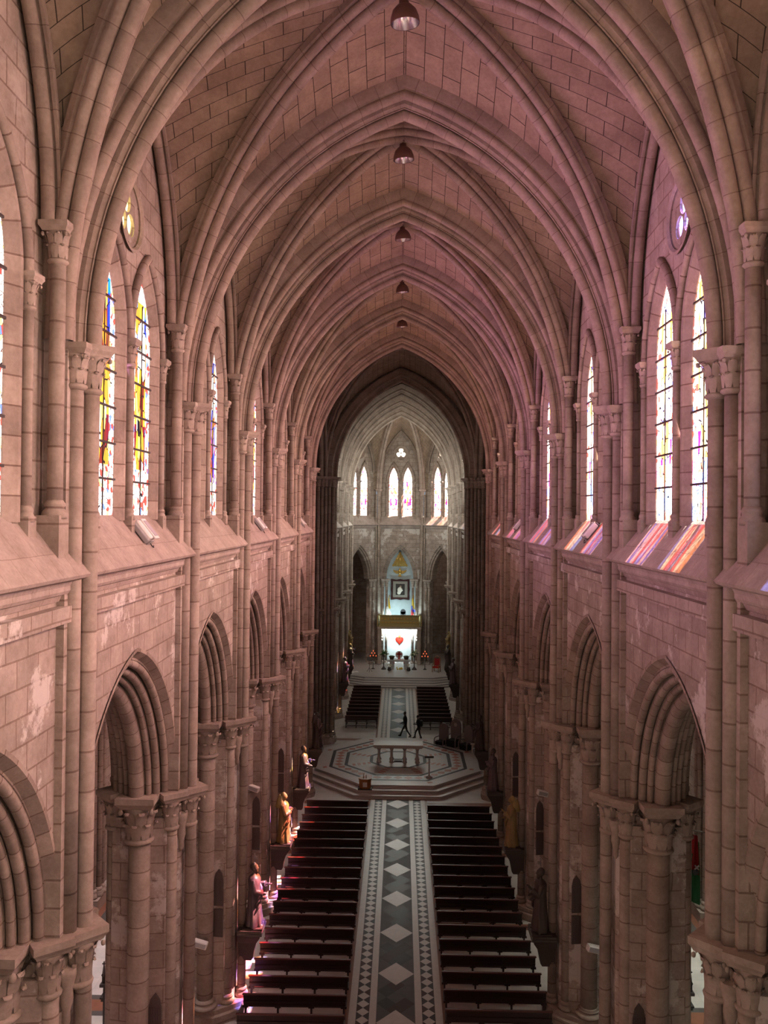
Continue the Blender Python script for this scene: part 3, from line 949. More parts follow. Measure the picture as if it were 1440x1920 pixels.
def diag_mesh(hl, dx, sgn):
    a = AD + dx
    ln = math.hypot(a, hl - 0.3)
    e = (a / ln, sgn * (hl - 0.3) / ln, 0)
    return arch_mesh('diagonal_rib', ln, HD, (0, 0, VS), e, PROF_DIAG, M['rib'], 26)

# ------------------------------------------------------------------ assemble nave and choir
def rz_side(s):
    return 0.0 if s > 0 else PI
SN = {1: 'right', -1: 'left'}
pierN = pier_meshes(0.0)
pierC = pier_meshes(CDX)
HN = BAY / 2
A_ARC, H_ARC = 2.98, 3.62
meN = dict(span=spandrel_mesh(HN, 0, A_ARC + 0.05, H_ARC + 0.06), ledge=ledge_mesh(HN, 0), upper=upper_mesh(HN, 0, 1.10, 0.62, 21.5, 0.6),
           arcade=arch_mesh('arcade_arch', A_ARC, H_ARC, (5.18, 0, ZA), (0, -1, 0), PROF_ARCADE, M['arch'], 20),
           wrib=arch_mesh('wall_rib', HN - 0.66, 4.95, (5.28, 0, FS), (0, 1, 0), PROF_WALLRIB, M['rib'], 20),
           web=vault_web(HN, 0), d1=diag_mesh(HN, 0, 1), d2=diag_mesh(HN, 0, -1))
meC = dict(span=spandrel_mesh(3.35, CDX, A_ARC + 0.05, H_ARC + 0.06), ledge=ledge_mesh(3.35, CDX), upper=upper_mesh(3.35, CDX, 1.10, 0.62, 21.5, 0.6),
           arcade=arch_mesh('arcade_arch', A_ARC, H_ARC, (5.18 + CDX, 0, ZA), (0, -1, 0), PROF_ARCADE, M['arch'], 20),
           wrib=arch_mesh('wall_rib', 3.35 - 0.66, 4.95, (5.28 + CDX, 0, FS), (0, 1, 0), PROF_WALLRIB, M['rib'], 20),
           web=vault_web(3.35, CDX), d1=diag_mesh(3.35, CDX, 1), d2=diag_mesh(3.35, CDX, -1))
transN = arch_mesh('transverse_arch', AT, HT, (0, 0, VS), (1, 0, 0), PROF_TRANS, M['rib'], 26)
transC = arch_mesh('transverse_arch', AT + CDX, HT - 0.15, (0, 0, VS), (1, 0, 0), PROF_TRANS, M['rib'], 26)

# walls: one structure per side, gathered from the bays
walls = {1: MB(), -1: MB()}
ledges = {1: MB(), -1: MB()}
nbays = [2.925] + BAYC
cbays = [(CY[i] + CY[i + 1]) / 2 for i in range(3)]
for s in (1, -1):
    for yc in nbays:
        mt = Matrix.Translation((0, yc, 0)) @ Matrix.Rotation(rz_side(s), 4, 'Z')
        walls[s].add(meN['span'], mt, 0)
        walls[s].add(meN['upper'], mt, 1)
        ledges[s].add(meN['ledge'], mt)
    for yc in cbays:
        mt = Matrix.Translation((0, yc, 0)) @ Matrix.Rotation(rz_side(s), 4, 'Z')
        walls[s].add(meC['span'], mt, 0)
        walls[s].add(meC['upper'], mt, 1)
        ledges[s].add(meC['ledge'], mt)
    w = walls[s]
    # outer aisle wall with flat piers, aisle roof, transept walls
    w.mi = 0
    w.box((s * 12.6, 19.4, 6.9), (0.5, 53.6, 13.8))
    for y in PY:
        w.box((s * 12.2, y, 6.6), (0.5, 0.9, 13.2))
    w.box((s * 9.6, 68.5, 6.9), (0.5, 22.6, 13.8))
    w.box((s * 8.95, 19.4, 14.05), (7.9, 53.6, 0.25))
    w.box((s * 7.3, 68.5, 14.05), (5.2, 22.6, 0.25))
    w.box((s * 12.9, 51.7, 13.5), (0.5, 12.5, 27))
    w.box((s * 9.6, 45.7, 13.5), (6.6, 0.5, 27))
    w.box((s * 9.6, 57.9, 13.5), (6.6, 0.5, 27))
    w.box((s * 9.0, 51.7, 27.0), (8.6, 12.9, 0.3))
    wo = w.obj('wall_' + SN[s], [M['wall'], M['upper']])
    struct(wo)
    lo = ledges[s].obj('trim_1' if s < 0 else 'trim_2', M['ledge'])
    struct(lo)
    for y in PY:
        k = PY.index(y)
        if k == 0:
            lab = f'stone pier at the very edge of view on the {SN[s]}, nearest the gallery'
        elif k == 6:
            lab = f'tall shafted stone pier on the {SN[s]}, last before the crossing with the altar platform'
        else:
            lab = f'{ORD[k - 1]} pinkish stone clustered pier along the {SN[s]} side of the nave, counting from the camera'
        build_pier(pierN, lab, 'pier', (0, y, 0), rz_side(s), 'clustered nave piers')
    for k, y in enumerate(PY[2:6]):
        t = thing('wall_shaft', f'slim shafts on the outer {SN[s]} aisle wall seen through the arcade, {ORD[k]} from the camera', 'shaft', (s * 11.9, y, 0), 0, 'aisle wall shafts')
        for q in (-0.42, -0.15, 0.15, 0.42):
            mb = MB()
            xx = -0.10 * s if abs(q) < 0.3 else 0.02 * s
            mb.cyl((xx, q), 0.11, 0.5, 12.0)
            attic(mb, (xx, q), 0.11, 0.45, 0.8)
            mb.obj('shaft', M['shaft'], t)
        mb = MB(); mb.box((s * 0.05, 0, 0.22), (0.6, 1.3, 0.44)); mb.obj('plinth', M['shaft'], t)
    for k, yc in enumerate(BAYC):
        o = link('arcade_arch', meN['arcade'], None, (0, yc, 0), rz_side(s))
        tag(o, f'{ORD[k]} moulded pointed arcade arch on the {SN[s]} wall, counting from the camera', 'arch', 'arcade arches')
        o = link('wall_rib', meN['wrib'], None, (0, yc, 0), rz_side(s))
        tag(o, f'rib framing the wall above the {ORD[k]} window on the {SN[s]}', 'rib', 'wall ribs')
    for k, yc in enumerate(cbays):
        o = link('arcade_arch', meC['arcade'], None, (0, yc, 0), rz_side(s))
        tag(o, f'grey arcade arch of the choir on the {SN[s]}, {ORD[k]} beyond the crossing', 'arch', 'choir arcade arches')
        o = link('wall_rib', meC['wrib'], None, (0, yc, 0), rz_side(s))
        tag(o, f'grey wall rib in the choir on the {SN[s]}, {ORD[k]} beyond the crossing', 'rib', 'choir wall ribs')
    for k, y in enumerate(CY[1:]):
        build_pier(pierC, f'{ORD[k]} grey clustered pier of the choir on the {SN[s]}, beyond the crossing', 'pier', (0, y, 0), rz_side(s), 'choir piers')
    # far crossing pier: a broad bundle of dark shafts
    t = thing('crossing_pier', f'broad dark bundle of shafts on the {SN[s]} at the far side of the crossing', 'pier', (0, XB, 0), rz_side(s), 'far crossing piers')
    for n, me, subs in pierC:
        if n in ('pier_core', 'upper_pilaster', 'plinth', 'front_shaft', 'front_capital', 'flanking_shaft', 'vault_capital', 'corner_shaft', 'corner_capital', 'pendant_corbel', 'arcade_shaft', 'arcade_capital', 'shelf_capital', 'abacus_block'):
            o = link(n, me, t)
            for sn, sm in subs:
                link(sn, sm, o)
    for q in range(5):
        mb = MB()
        x, y = 4.62 + 0.24 * q, -s * (0.60 + 0.125 * q)
        mb.cyl((x, y), 0.12, 0.45, 17.65)
        attic(mb, (x, y), 0.12, 0.45, 0.7)
        mb.obj('crossing_shaft', M['shaft'], t)
        mb = MB()
        capital(mb, (x, y), 0.12, 17.5, VS, 0.22, R(30))
        mb.obj('crossing_capital', M['carved'], t)
    mb = MB()
    mb.prism([(4.75, -s * 0.45), (6.3, -s * 1.30), (6.6, s * 0.4), (4.8, s * 0.4)], 0.0, 18.2)
    mb.obj('crossing_core', M['wall'], t)
    mb = MB()
    mb.prism([(4.35, -s * 0.72), (6.2, -s * 1.62), (6.9, -s * 1.2), (6.9, s * 0.8), (4.40, s * 0.8)], 0.0, 0.45)
    mb.obj('crossing_plinth', M['wall'], t)

mb = MB()
mb.box((0, 41, 27.1), (12.2, 92, 0.4))  # unseen slab over the vaults, added to block stray sun
struct(mb.obj('ceiling', M['upper']))
mb = MB()
prev = None
for y, z in [(-8.0, VS - 1.0), (-AT - CDX, VS - 1.0)] + [(p, q) for p, q, _, _, _ in arch_pts(AT + CDX, HT - 0.15, 22, 0, VS)] + [(AT + CDX, VS - 1.0), (8.0, VS - 1.0)]:
    cur = (mb.v((y, XB + 0.3, z)), mb.v((y, XB + 0.3, 26.95)))
    if prev:
        mb.f([prev[0], cur[0], cur[1], prev[1]])
    prev = cur
struct(mb.obj('wall_choir', M['upper']))

# windows (nave both sides, choir both sides)
wn = 0
for s in (1, -1):
    sets = {}
    for k, yc in enumerate(BAYC + cbays):
        gl = 'glassR' if s > 0 else ('glassL' if k in (0, 1, 3) else 'glassM')
        dx = 0 if k < 6 else CDX
        hl = HN if k < 6 else 3.35
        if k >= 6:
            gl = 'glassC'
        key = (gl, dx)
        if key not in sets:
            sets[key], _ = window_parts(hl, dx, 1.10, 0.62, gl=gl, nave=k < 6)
        wn += 1
        t = struct(link(f'window_{wn}', None, None, (0, yc, 0), rz_side(s)))
        for n, me in sets[key]:
            link(n, me, t)

# vaults
for k, yc in enumerate([2.925] + BAYC):
    struct(link('ceiling', meN['web'], None, (0, yc, 0)))
    if k:
        for d, side in ((meN['d1'], 'left to right'), (meN['d2'], 'right to left')):
            tag(link('diagonal_rib', d, None, (0, yc, 0)), f'diagonal rib of the {ORD[k - 1]} nave vault, rising from near {side}', 'rib', 'nave diagonal ribs')
for k, y in enumerate(PY):
    nm = 'pink stone transverse arch overhead at the edge of view' if k == 0 else f'{ORD[k - 1]} pink moulded transverse arch across the nave vault'
    tag(link('transverse_arch', transN, None, (0, y, 0)), nm, 'arch', 'nave transverse arches')
for k, y in enumerate(CY):
    tag(link('transverse_arch', transC, None, (0, y, 0)), f'{ORD[k]} grey pointed arch across the choir, counting from the crossing', 'arch', 'choir transverse arches')
for k, yc in enumerate(cbays):
    struct(link('ceiling', meC['web'], None, (0, yc, 0)))
    for d, side in ((meC['d1'], 'left to right'), (meC['d2'], 'right to left')):
        tag(link('diagonal_rib', d, None, (0, yc, 0)), f'grey diagonal rib of the {ORD[k]} choir vault, rising from near {side}', 'rib', 'choir diagonal ribs')
# crossing vault
xc, xh = (PY[6] + XB) / 2, (XB - PY[6]) / 2
struct(link('ceiling', vault_web(xh, 0, VS, xh - 0.3, HT, 30, 10), None, (0, xc, 0)))
for sg, side in ((1, 'left to right'), (-1, 'right to left')):
    tag(link('diagonal_rib', diag_mesh(xh, 0, sg), None, (0, xc, 0)), f'dark diagonal rib of the crossing vault, rising from near {side}', 'rib', 'crossing ribs')
lat = arch_mesh('crossing_arch', xh - 0.3, HT, (5.45, 0, VS), (0, 1, 0), PROF_TRANS, M['rib'], 22)
for s in (1, -1):
    tag(link('crossing_arch', lat, None, (0, xc, 0), rz_side(s)), f'dark arch from the crossing into the {SN[s]} transept', 'arch', 'transept arches')

# west wall behind the gallery with its round window
mb = MB()
mb.box((0, -4.0, 13.5), (26, 0.5, 27))
struct(mb.obj('wall_west', M['wall']))
mb = MB()
cen = mb.v((0, -3.72, 19.5))
rg = [mb.v((x, -3.72, z)) for x, z in circle(0, 19.5, 3.6, 40)]
for i in range(40):
    mb.f([cen, rg[i], rg[(i + 1) % 40]], [(0.5, 2.0), (0.5 + 0.3 * math.cos(i / 6.4), 3), (0.5 + 0.3 * math.cos((i + 1) / 6.4), 3)])
struct(mb.obj(f'window_{wn + 1}', M['glassW'], recalc=False))

# ------------------------------------------------------------------ apse: three faces of an octagon
AH = AA * math.tan(PI / 8)
adx = AA - 5.18
a_ap, h_ap = AH - 0.62, 3.4
apse_wall = MB()
apse_ledge = MB()
sp = spandrel_mesh(AH, adx, a_ap + 0.03, h_ap + 0.04, t=0.9)
up = upper_mesh(AH, adx, 0.72, 0.44, 21.9, 0.62)
lg = ledge_mesh(AH + 0.25, adx)
ap_prof = [(-0.03, -0.10), (-0.03, -0.03), (0.08, 0.03)] + arc(0.16, 0.10, 0.08, 210, 20, 6) + [(0.25, 0.15), (0.26, 0.24)] + arc(0.33, 0.27, 0.08, 200, 30, 6) + [(0.42, 0.33), (0.9, 0.33)]
ap_arch = arch_mesh('apse_arch', a_ap, h_ap, (5.18 + adx, 0, ZA), (0, -1, 0), ap_prof, M['arch'], 18)
ap_rib = arch_mesh('wall_rib', AH - 0.42, 4.2, (5.28 + adx, 0, FS), (0, 1, 0), PROF_WALLRIB, M['rib'], 18)
AP_WIN, _ = window_parts(AH, adx, 0.72, 0.44, 21.9, 0.62, gl='glassA', nave=False)
names = {45: 'right', 90: 'centre', 135: 'left'}
for deg in (45, 90, 135):
    mt = Matrix.Translation((0, AC, 0)) @ Matrix.Rotation(R(deg), 4, 'Z')
    apse_wall.add(sp, mt, 0)
    apse_wall.add(up, mt, 1)
    apse_ledge.add(lg, mt)
    t = struct(link(f'window_{wn + 2 + (deg - 45) // 45}', None, None, (0, AC, 0), R(deg)))
    for n, me in AP_WIN:
        link(n, me, t)
    tag(link('apse_arch', ap_arch, None, (0, AC, 0), R(deg)), f'pointed arch in the {names[deg]} face of the apse behind the altar', 'arch', 'apse arches')
    tag(link('wall_rib', ap_rib, None, (0, AC, 0), R(deg)), f'rib around the {names[deg]} apse window', 'rib', 'apse wall ribs')
for s in (1, -1):   # side returns of the octagon and the dark ambulatory behind
    apse_wall.mi = 0
    apse_wall.box((s * (AA + 0.35), AC + 1.0, 20.0), (0.5, 2.6, 11.4))
    apse_wall.box((s * (AA + 0.35), AC + 1.0, 12.0), (0.5, 2.6, 5.0))
apse_wall.mi = 1
apse_wall.box((0, 90.0, 7.0), (24, 0.4, 14))
for s in (1, -1):
    apse_wall.box((s * 9.5, 85.0, 7.0), (0.4, 11, 14))
apse_wall.box((0, 87.2, 14.3), (20, 6.0, 0.3))
for s in (1, -1):
    apse_wall.box((s * 8.0, 81.6, 14.3), (5.0, 7.0, 0.3))  # unseen roof strips, added to stop sun leaking into the side arches
struct(apse_wall.obj('wall_apse', [M['wall'], M['upper']]))
struct(apse_ledge.obj('trim_3', M['ledge']))
# apse vault: ribs from five corners to the boss, cells between
cor = [Vector((AA / math.cos(PI / 8) * math.cos(R(22.5 + 45 * i)), AA / math.cos(PI / 8) * math.sin(R(22.5 + 45 * i)), 0)) for i in range(4)]
RAC = AA / math.cos(PI / 8) - 0.25
half = [(p, q) for p, q, _, _, _ in arch_pts(RAC, HD, 24)[:25]]
mb = MB()
for i in range(3):
    c0, c1 = cor[i].normalized(), cor[i + 1].normalized()
    mid = ((c0 + c1) / 2).normalized()
    kf = (4.2 ** 2 - (AH - 0.42) ** 2) / (2 * (AH - 0.42))
    rf = AH - 0.42 + kf
    tang = Vector((-mid.y, mid.x, 0))
    for cc, sg in ((c0, -1), (c1, 1)):
        rows = []
        v = 0
        prev = None
        for p, q in half:
            d = cc * (-p) + Vector((0, 0, VS + q))
            z = VS + q / HD * (FS + 4.2 - VS)
            yy = AH - 0.42 if z <= FS else max(0, -(kf - math.sqrt(max(0, rf * rf - min(z - FS, 4.2) ** 2))))
            e = mid * (AA + 0.28) + tang * (sg * yy) + Vector((0, 0, z))
            if prev is not None:
                v += (d - prev).length
            prev = d
            w = (d - e).length
            rows.append([(mb.v(e.lerp(d, t / 6)), (t / 6 * w, v)) for t in range(7)])
        for r0, r1 in zip(rows[:-1], rows[1:]):
            for t in range(6):
                qd = [r0[t], r0[t + 1], r1[t + 1], r1[t]]
                mb.f([x[0] for x in qd], [x[1] for x in qd], True)
# cells beside the choir arch
for cc, sx in ((cor[0].normalized(), 1), (cor[3].normalized(), -1)):
    rows = []
    v = 0
    prev = None
    T = [(p, q) for p, q, _, _, _ in arch_pts(AT + CDX, HT - 0.15, 24)[:25]]
    for (p, q), (p2, q2) in zip(half, T):
        d = cc * (-p) + Vector((0, 0, VS + q))
        e = Vector((sx * -p2, CY[3] - AC + 0.2, VS + q2))
        if prev is not None:
            v += (d - prev).length
        prev = d
        w = (d - e).length
        rows.append([(mb.v(e.lerp(d, t / 6)), (t / 6 * w, v)) for t in range(7)])
    for r0, r1 in zip(rows[:-1], rows[1:]):
        for t in range(6):
            qd = [r0[t], r0[t + 1], r1[t + 1], r1[t]]
            mb.f([x[0] for x in qd], [x[1] for x in qd], True)
struct(link('ceiling', mb.mesh('ceiling', M['web']), None, (0, AC, 0)))
for i, c in enumerate(cor):
    mb = MB()
    pts = arch_pts(RAC, HD, 24)[:25]
    mb.sweep(path3(pts, (0, 0, VS), tuple(c.normalized() * -1)), PROF_DIAG)
    o = mb.obj('apse_rib', M['rib'])
    o.location = (0, AC, 0)
    tag(o, f'pale rib of the apse vault, {ORD[i]} from the right', 'rib', 'apse ribs')
    t = thing('apse_shaft', f'slim corner shaft group of the apse, {ORD[i]} from the right', 'shaft', (0, AC, 0), R(22.5 + 45 * i), 'apse corner shafts')
    for q, (x, y, r) in enumerate(((RAC - 0.12, 0, 0.12), (RAC + 0.02, 0.2, 0.09), (RAC + 0.02, -0.2, 0.09))):
        mb = MB()
        mb.cyl((x, y), r, 0.75, 17.7)
        attic(mb, (x, y), r, 0.75, 1.0)
        mb.obj('shaft', M['shaft'], t)
    mb = MB()
    capital(mb, (RAC - 0.1, 0), 0.13, 17.55, VS, 0.27, R(45))
    mb.obj('capital', M['carved'], t)
    mb = MB()
    for yy in (-0.5, 0.5, -0.86, 0.86):
        mb.cyl((RAC - 0.02 - abs(yy) * 0.28, yy), 0.13, 0.75, 8.5)
        attic(mb, (RAC - 0.02 - abs(yy) * 0.28, yy), 0.13, 0.75, 1.0)
    mb.prism([(RAC - 0.05, -0.5), (RAC + 0.8, -0.9), (RAC + 0.8, 0.9), (RAC - 0.05, 0.5)], 0.75, ZA)
    mb.obj('pier_core', M['wall'], t)
    for yy in (-0.5, 0.5, -0.86, 0.86):
        mb = MB()
        capital(mb, (RAC - 0.02 - abs(yy) * 0.28, yy), 0.13, 8.4, ZA, 0.27, 0)
        mb.obj('arcade_capital', M['carved'], t)

# ------------------------------------------------------------------ floor with its inlays
mb = MB()
mats = [M['floor'], M['cream'], M['greym'], M['brown'], M['dkgrey'], M['redwood'], M['marble']]
def rect(x0, x1, y0, y1, mi, z=0.003):
    mb.mi = mi
    mb.poly([(x0, y0, z), (x1, y0, z), (x1, y1, z), (x0, y1, z)])
def dia(cx, cy, hx, hy, mi, z=0.006):
    mb.mi = mi
    mb.poly([(cx - hx, cy, z), (cx, cy - hy, z), (cx + hx, cy, z), (cx, cy + hy, z)])
mb.mi = 0
mb.box((0, 43, -0.15), (26, 95, 0.3))
for (y0, y1) in ((4, 45.6), (57.6, 75.0)):
    rect(-0.61, 0.61, y0, y1, 2)
    for s in (-1, 1):
        rect(*sorted((s * 0.61, s * 0.83)), y0, y1, 1)
        rect(*sorted((s * 1.24, s * 1.47)), y0, y1, 1)
        rect(*sorted((s * 0.83, s * 1.24)), y0, y1, 4)
        rect(*sorted((s * 1.47, s * 1.60)), y0, y1, 5)
        n = int((y1 - y0) / 0.43)
        for i in range(n):
            yy = y0 + 0.215 + i * 0.43
            dia(s * 1.035, yy, 0.2, 0.212, 1)
            for sx in (-1, 1):          # brown half diamonds alternate along the band
                if i % 2:
                    mb.mi = 3
                    mb.poly([(s * 1.035 + sx * 0.205, yy - 0.2 + 0.215, 0.005), (s * 1.035 + sx * 0.205, yy + 0.2 + 0.215, 0.005), (s * 1.035 + sx * 0.02, yy + 0.215, 0.005)])
    hx, hy = 0.305, 0.345
    ny = int((y1 - y0) / (2 * hy))
    for r in range(2 * ny + 1):
        yy = y1 - r * hy - (0.69 if y0 < 50 else 0.8)
        if yy - hy < y0:
            continue
        ph = r % 8
        cols = (-1, 1) if r % 2 else (0,)
        for cxk in cols:
            if ph == 0:
                continue
            if ph in (1, 7):
                continue
            dia(cxk * hx, yy, hx, hy, (3, 4, 2, 4, 3)[(r + (cxk > 0)) % 5])
    for r in range(0, 2 * ny + 1, 8):
        yy = y1 - r * hy - (0.69 if y0 < 50 else 0.8)
        if yy - 2 * hy > y0:
            dia(0, yy, 0.61, 2 * hy, 1, 0.009)
for s in (-1, 1):
    for (y0, y1, dxx) in ((4, 46, 0), (57.8, 76, CDX)):
        for a, b, m in ((5.3, 5.60, 2), (5.60, 6.0, 5), (6.0, 6.3, 2)):
            rect(*sorted((s * (a + dxx), s * (b + dxx))), y0, y1, m)
    rect(*sorted((s * 11.0, s * 11.4)), 4, 46, 2)
    rect(*sorted((s * 11.4, s * 11.9)), 4, 46, 5)
    for y in PY[1:]:
        rect(*sorted((s * 6.3, s * 11.0)), y - 0.55, y + 0.55, 2, 0.004)
        rect(*sorted((s * 6.3, s * 11.0)), y - 0.30, y + 0.30, 5, 0.006)
        rect(*sorted((s * 1.6, s * 5.3)), y + 5.3, y + 5.75, 5, 0.004)
    rect(*sorted((s * 1.6, s * 4.9)), 57.4, 57.9, 5, 0.005)
    rect(*sorted((s * 1.6, s * 4.9)), 63.7, 64.1, 5, 0.005)
struct(mb.obj('floor', mats))

# ------------------------------------------------------------------ crossing platform with its inlaid pavement
CX, CYY = 0.0, 51.6
def octo(a, n=8):
    r = a / math.cos(PI / 8)
    return [(r * math.cos(PI / 8 + PI / 4 * i), r * math.sin(PI / 8 + PI / 4 * i)) for i in range(8)]
t = thing('altar_platform', 'three stepped octagonal white marble platform with orange and grey inlay in the crossing', 'platform', (0, CYY, 0))
for a, z0, z1 in ((5.8, 0, 0.15), (5.35, 0.15, 0.30), (4.9, 0.30, 0.45)):
    mb = MB()
    mb.prism(octo(a), z0, z1 - 0.035)
    mb.prism(octo(a + 0.03), z1 - 0.035, z1)
    mb.obj('step', M['marble'], t)
mb = MB()
def oring(a0, a1, mi, z=0.454):
    mb.mi = mi
    p, q = octo(a0), octo(a1)
    for i in range(8):
        j = (i + 1) % 8
        mb.poly([(*p[i], z), (*p[j], z), (*q[j], z), (*q[i], z)])
def odiam(a, n, hw, hh, mi, skew=0.0, half=1.0):
    mb.mi = mi
    for i in range(8):
        c = PI / 4 * i
        nx, ny = math.cos(c), math.sin(c)
        tx, ty = -ny, nx
        L = a * math.tan(PI / 8) * half
        for k in range(n):
            u = -L + (k + 0.5) * 2 * L / n
            pts = [(u - hw, -skew), (u, -hh), (u + hw, skew), (u, hh)]
            mb.poly([(nx * (a + w) + tx * s_, ny * (a + w) + ty * s_, 0.455) for s_, w in pts])
oring(3.95, 4.15, 0)
oring(3.05, 3.25, 0)
oring(1.55, 1.75, 0)
odiam(3.6, 5, 0.29, 0.26, 1)
for i in range(8):                       # four short rows of slanted bricks running out from the centre
    c = PI / 8 + PI / 4 * i
    for k in range(4):
        r0 = 1.95 + 0.33 * k
        for sg in (-1, 1):
            off = sg * (0.12 + 0.0 * k)
            nx, ny = math.cos(c), math.sin(c)
            bx, by = nx * r0 - ny * off, ny * r0 + nx * off
            mb.mi = 1
            if sg > 0:
                mb.poly([(bx + nx * u - ny * w, by + ny * u + nx * w, 0.455) for u, w in ((-0.13, -0.2), (0.05, -0.2), (0.13, 0.2), (-0.05, 0.2))])
    nx, ny = math.cos(c), math.sin(c)
    mb.poly([(nx * (4.75 + u) - ny * w, ny * (4.75 + u) + nx * w, 0.455) for u, w in ((-0.14, -0.14), (0.10, -0.14), (0.14, 0.14), (-0.10, 0.14))])
mb.obj('inlay', [M['dkgrey'], M['inlay']], t)

def colonnette(mb, x, y, z0, z1, r):
    h = z1 - z0
    mb.lathe([(r * 2.0, z0), (r * 2.0, z0 + 0.05 * h), (r * 1.5, z0 + 0.08 * h), (r * 1.6, z0 + 0.12 * h), (r, z0 + 0.16 * h), (r * 0.92, z0 + 0.75 * h),
              (r * 1.2, z0 + 0.78 * h), (r, z0 + 0.80 * h), (r * 1.5, z0 + 0.90 * h), (r * 2.2, z0 + 0.97 * h), (r * 2.2, z1)], c=(x, y, 0), n=12)
t = thing('altar_table', 'long white marble altar on eight colonnettes at the centre of the octagonal platform', 'altar', (0, 51.3, 0.45))
mb = MB()
mb.box((0, 0, 1.02), (3.05, 1.1, 0.15), bev=0.015)
mb.box((0, 0, 0.92), (2.9, 0.98, 0.07))
mb.obj('slab', M['marble'], t)
for x in (-1.18, -0.40, 0.40, 1.18):
    for y in (-0.33, 0.33):
        mb = MB()
        colonnette(mb, x, y, 0.0, 0.89, 0.075)
        mb.obj('leg', M['marble'], t)
mb = MB()
mb.box((0, 0, 0.03), (0.5, 0.5, 0.06))
mb.obj('base_block', M['greym'], t)

t = thing('lectern', 'slim brown post lectern standing on the right of the altar platform', 'lectern', (1.80, 48.1, 0.45))
mb = MB(); mb.lathe([(0.20, 0), (0.20, 0.05), (0.09, 0.10), (0.045, 0.16), (0.045, 1.05), (0.08, 1.10)], n=12); mb.obj('post', M['stepm'], t)
mb = MB(); mb.box((0, 0.02, 1.18), (0.52, 0.40, 0.05), tilt=Matrix.Rotation(R(-25), 4, 'X')); mb.box((0, 0.17, 1.12), (0.52, 0.03, 0.06)); mb.obj('book_rest', M['bronze'], t)

t = thing('offering_stand', 'small orange wooden stand with white panel on the front platform step', 'stand', (-1.83, 46.45, 0.30))
oc = [(0.34 * math.cos(PI / 8 + PI / 4 * i), 0.26 * math.sin(PI / 8 + PI / 4 * i)) for i in range(8)]
mb = MB(); mb.prism(oc, 0.06, 0.55, [(x * 1.1, y * 1.1) for x, y in oc]); mb.prism([(x * 1.18, y * 1.18) for x, y in oc], 0.55, 0.60); mb.obj('case', M['orange'], t)
mb = MB(); mb.box((0, 0, 0.03), (0.80, 0.5, 0.06)); mb.obj('foot', M['darkwood'], t)
mb = MB(); mb.box((0, -0.262, 0.30), (0.24, 0.02, 0.26)); mb.obj('white_panel', M['fwhite'], t)
mb = MB(); mb.cyl((-0.08, 0), 0.03, 0.6, 0.86, 8); mb.cyl((0.05, 0.04), 0.03, 0.6, 0.78, 8); mb.obj('candles', M['petal'], t)

# three dark thrones at the back right of the platform
def make_throne(label):
    t = thing('throne_chair', label, 'chair', group=None)
    mb = MB()
    outl = [(-0.36, 0.45)] + [(0.36 * math.cos(R(180 - 180 * i / 12)), 1.28 + 0.36 * math.sin(R(180 - 180 * i / 12))) for i in range(13)] + [(0.36, 0.45)]
    f0 = [mb.v((x, -0.05, z)) for x, z in outl]
    f1 = [mb.v((x, 0.05, z)) for x, z in outl]
    mb.f(f0); mb.f(f1[::-1])
    for i in range(len(outl)):
        j = (i + 1) % len(outl)
        mb.f([f0[i], f0[j], f1[j], f1[i]])
    o = mb.obj('backrest', M['thronegrey'], t); o.location = (0, 0.30, 0)
    mb = MB(); mb.box((0, 0, 0.46), (0.64, 0.62, 0.12), bev=0.03); mb.obj('seat', M['cloth'], t)
    mb = MB(); mb.box((0, -0.02, 0.20), (0.60, 0.52, 0.40)); mb.obj('skirt', M['cloth'], t)
    for s in (-1, 1):
        mb = MB()
        mb.tube([(s * 0.35, -0.31, 0.0), (s * 0.35, -0.31, 0.58), (s * 0.35, -0.26, 0.70), (s * 0.35, -0.15, 0.74), (s * 0.35, 0.28, 0.74)], 0.035, 8)
        mb.obj('arm', M['thronegrey'], t)
        mb = MB(); mb.box((s * 0.33, 0.28, 0.24), (0.07, 0.07, 0.48)); mb.obj('leg', M['thronegrey'], t)
    return t
th = make_throne('grey round-backed throne beside the walking people, leftmost of the three by the platform')
th.location = (2.85, 55.2, 0.15); th.rotation_euler = (0, 0, R(-38))
c = copy_tree(th, (3.62, 54.75, 0.30), R(-38), 'taller round-backed throne with pale round emblem, middle of the three by the platform')
mb = MB(); mb.lathe([(0.11, 0), (0.11, 0.02)], n=14, axis=Matrix.Rotation(R(90), 4, 'X')); e = mb.obj('emblem', M['cross'], [x for x in c.children if x.name.startswith('backrest')][0]); e.location = (0, -0.06, 1.32)
c.scale = (1.08, 1.08, 1.14)
copy_tree(th, (4.38, 54.0, 0.30), R(-46), 'round-backed throne nearest the dark right pier, rightmost of the three')
t = thing('floor_post', 'short white post standing right of the thrones', 'post', (4.75, 53.2, 0.0))
mb = MB(); mb.lathe([(0.13, 0), (0.13, 0.05), (0.07, 0.08), (0.07, 0.95), (0.09, 1.0)], n=12); mb.obj('shaft', M['marble'], t)
mb = MB(); mb.box((0, 0, 1.03), (0.24, 0.24, 0.06)); mb.obj('cap', M['marble'], t)

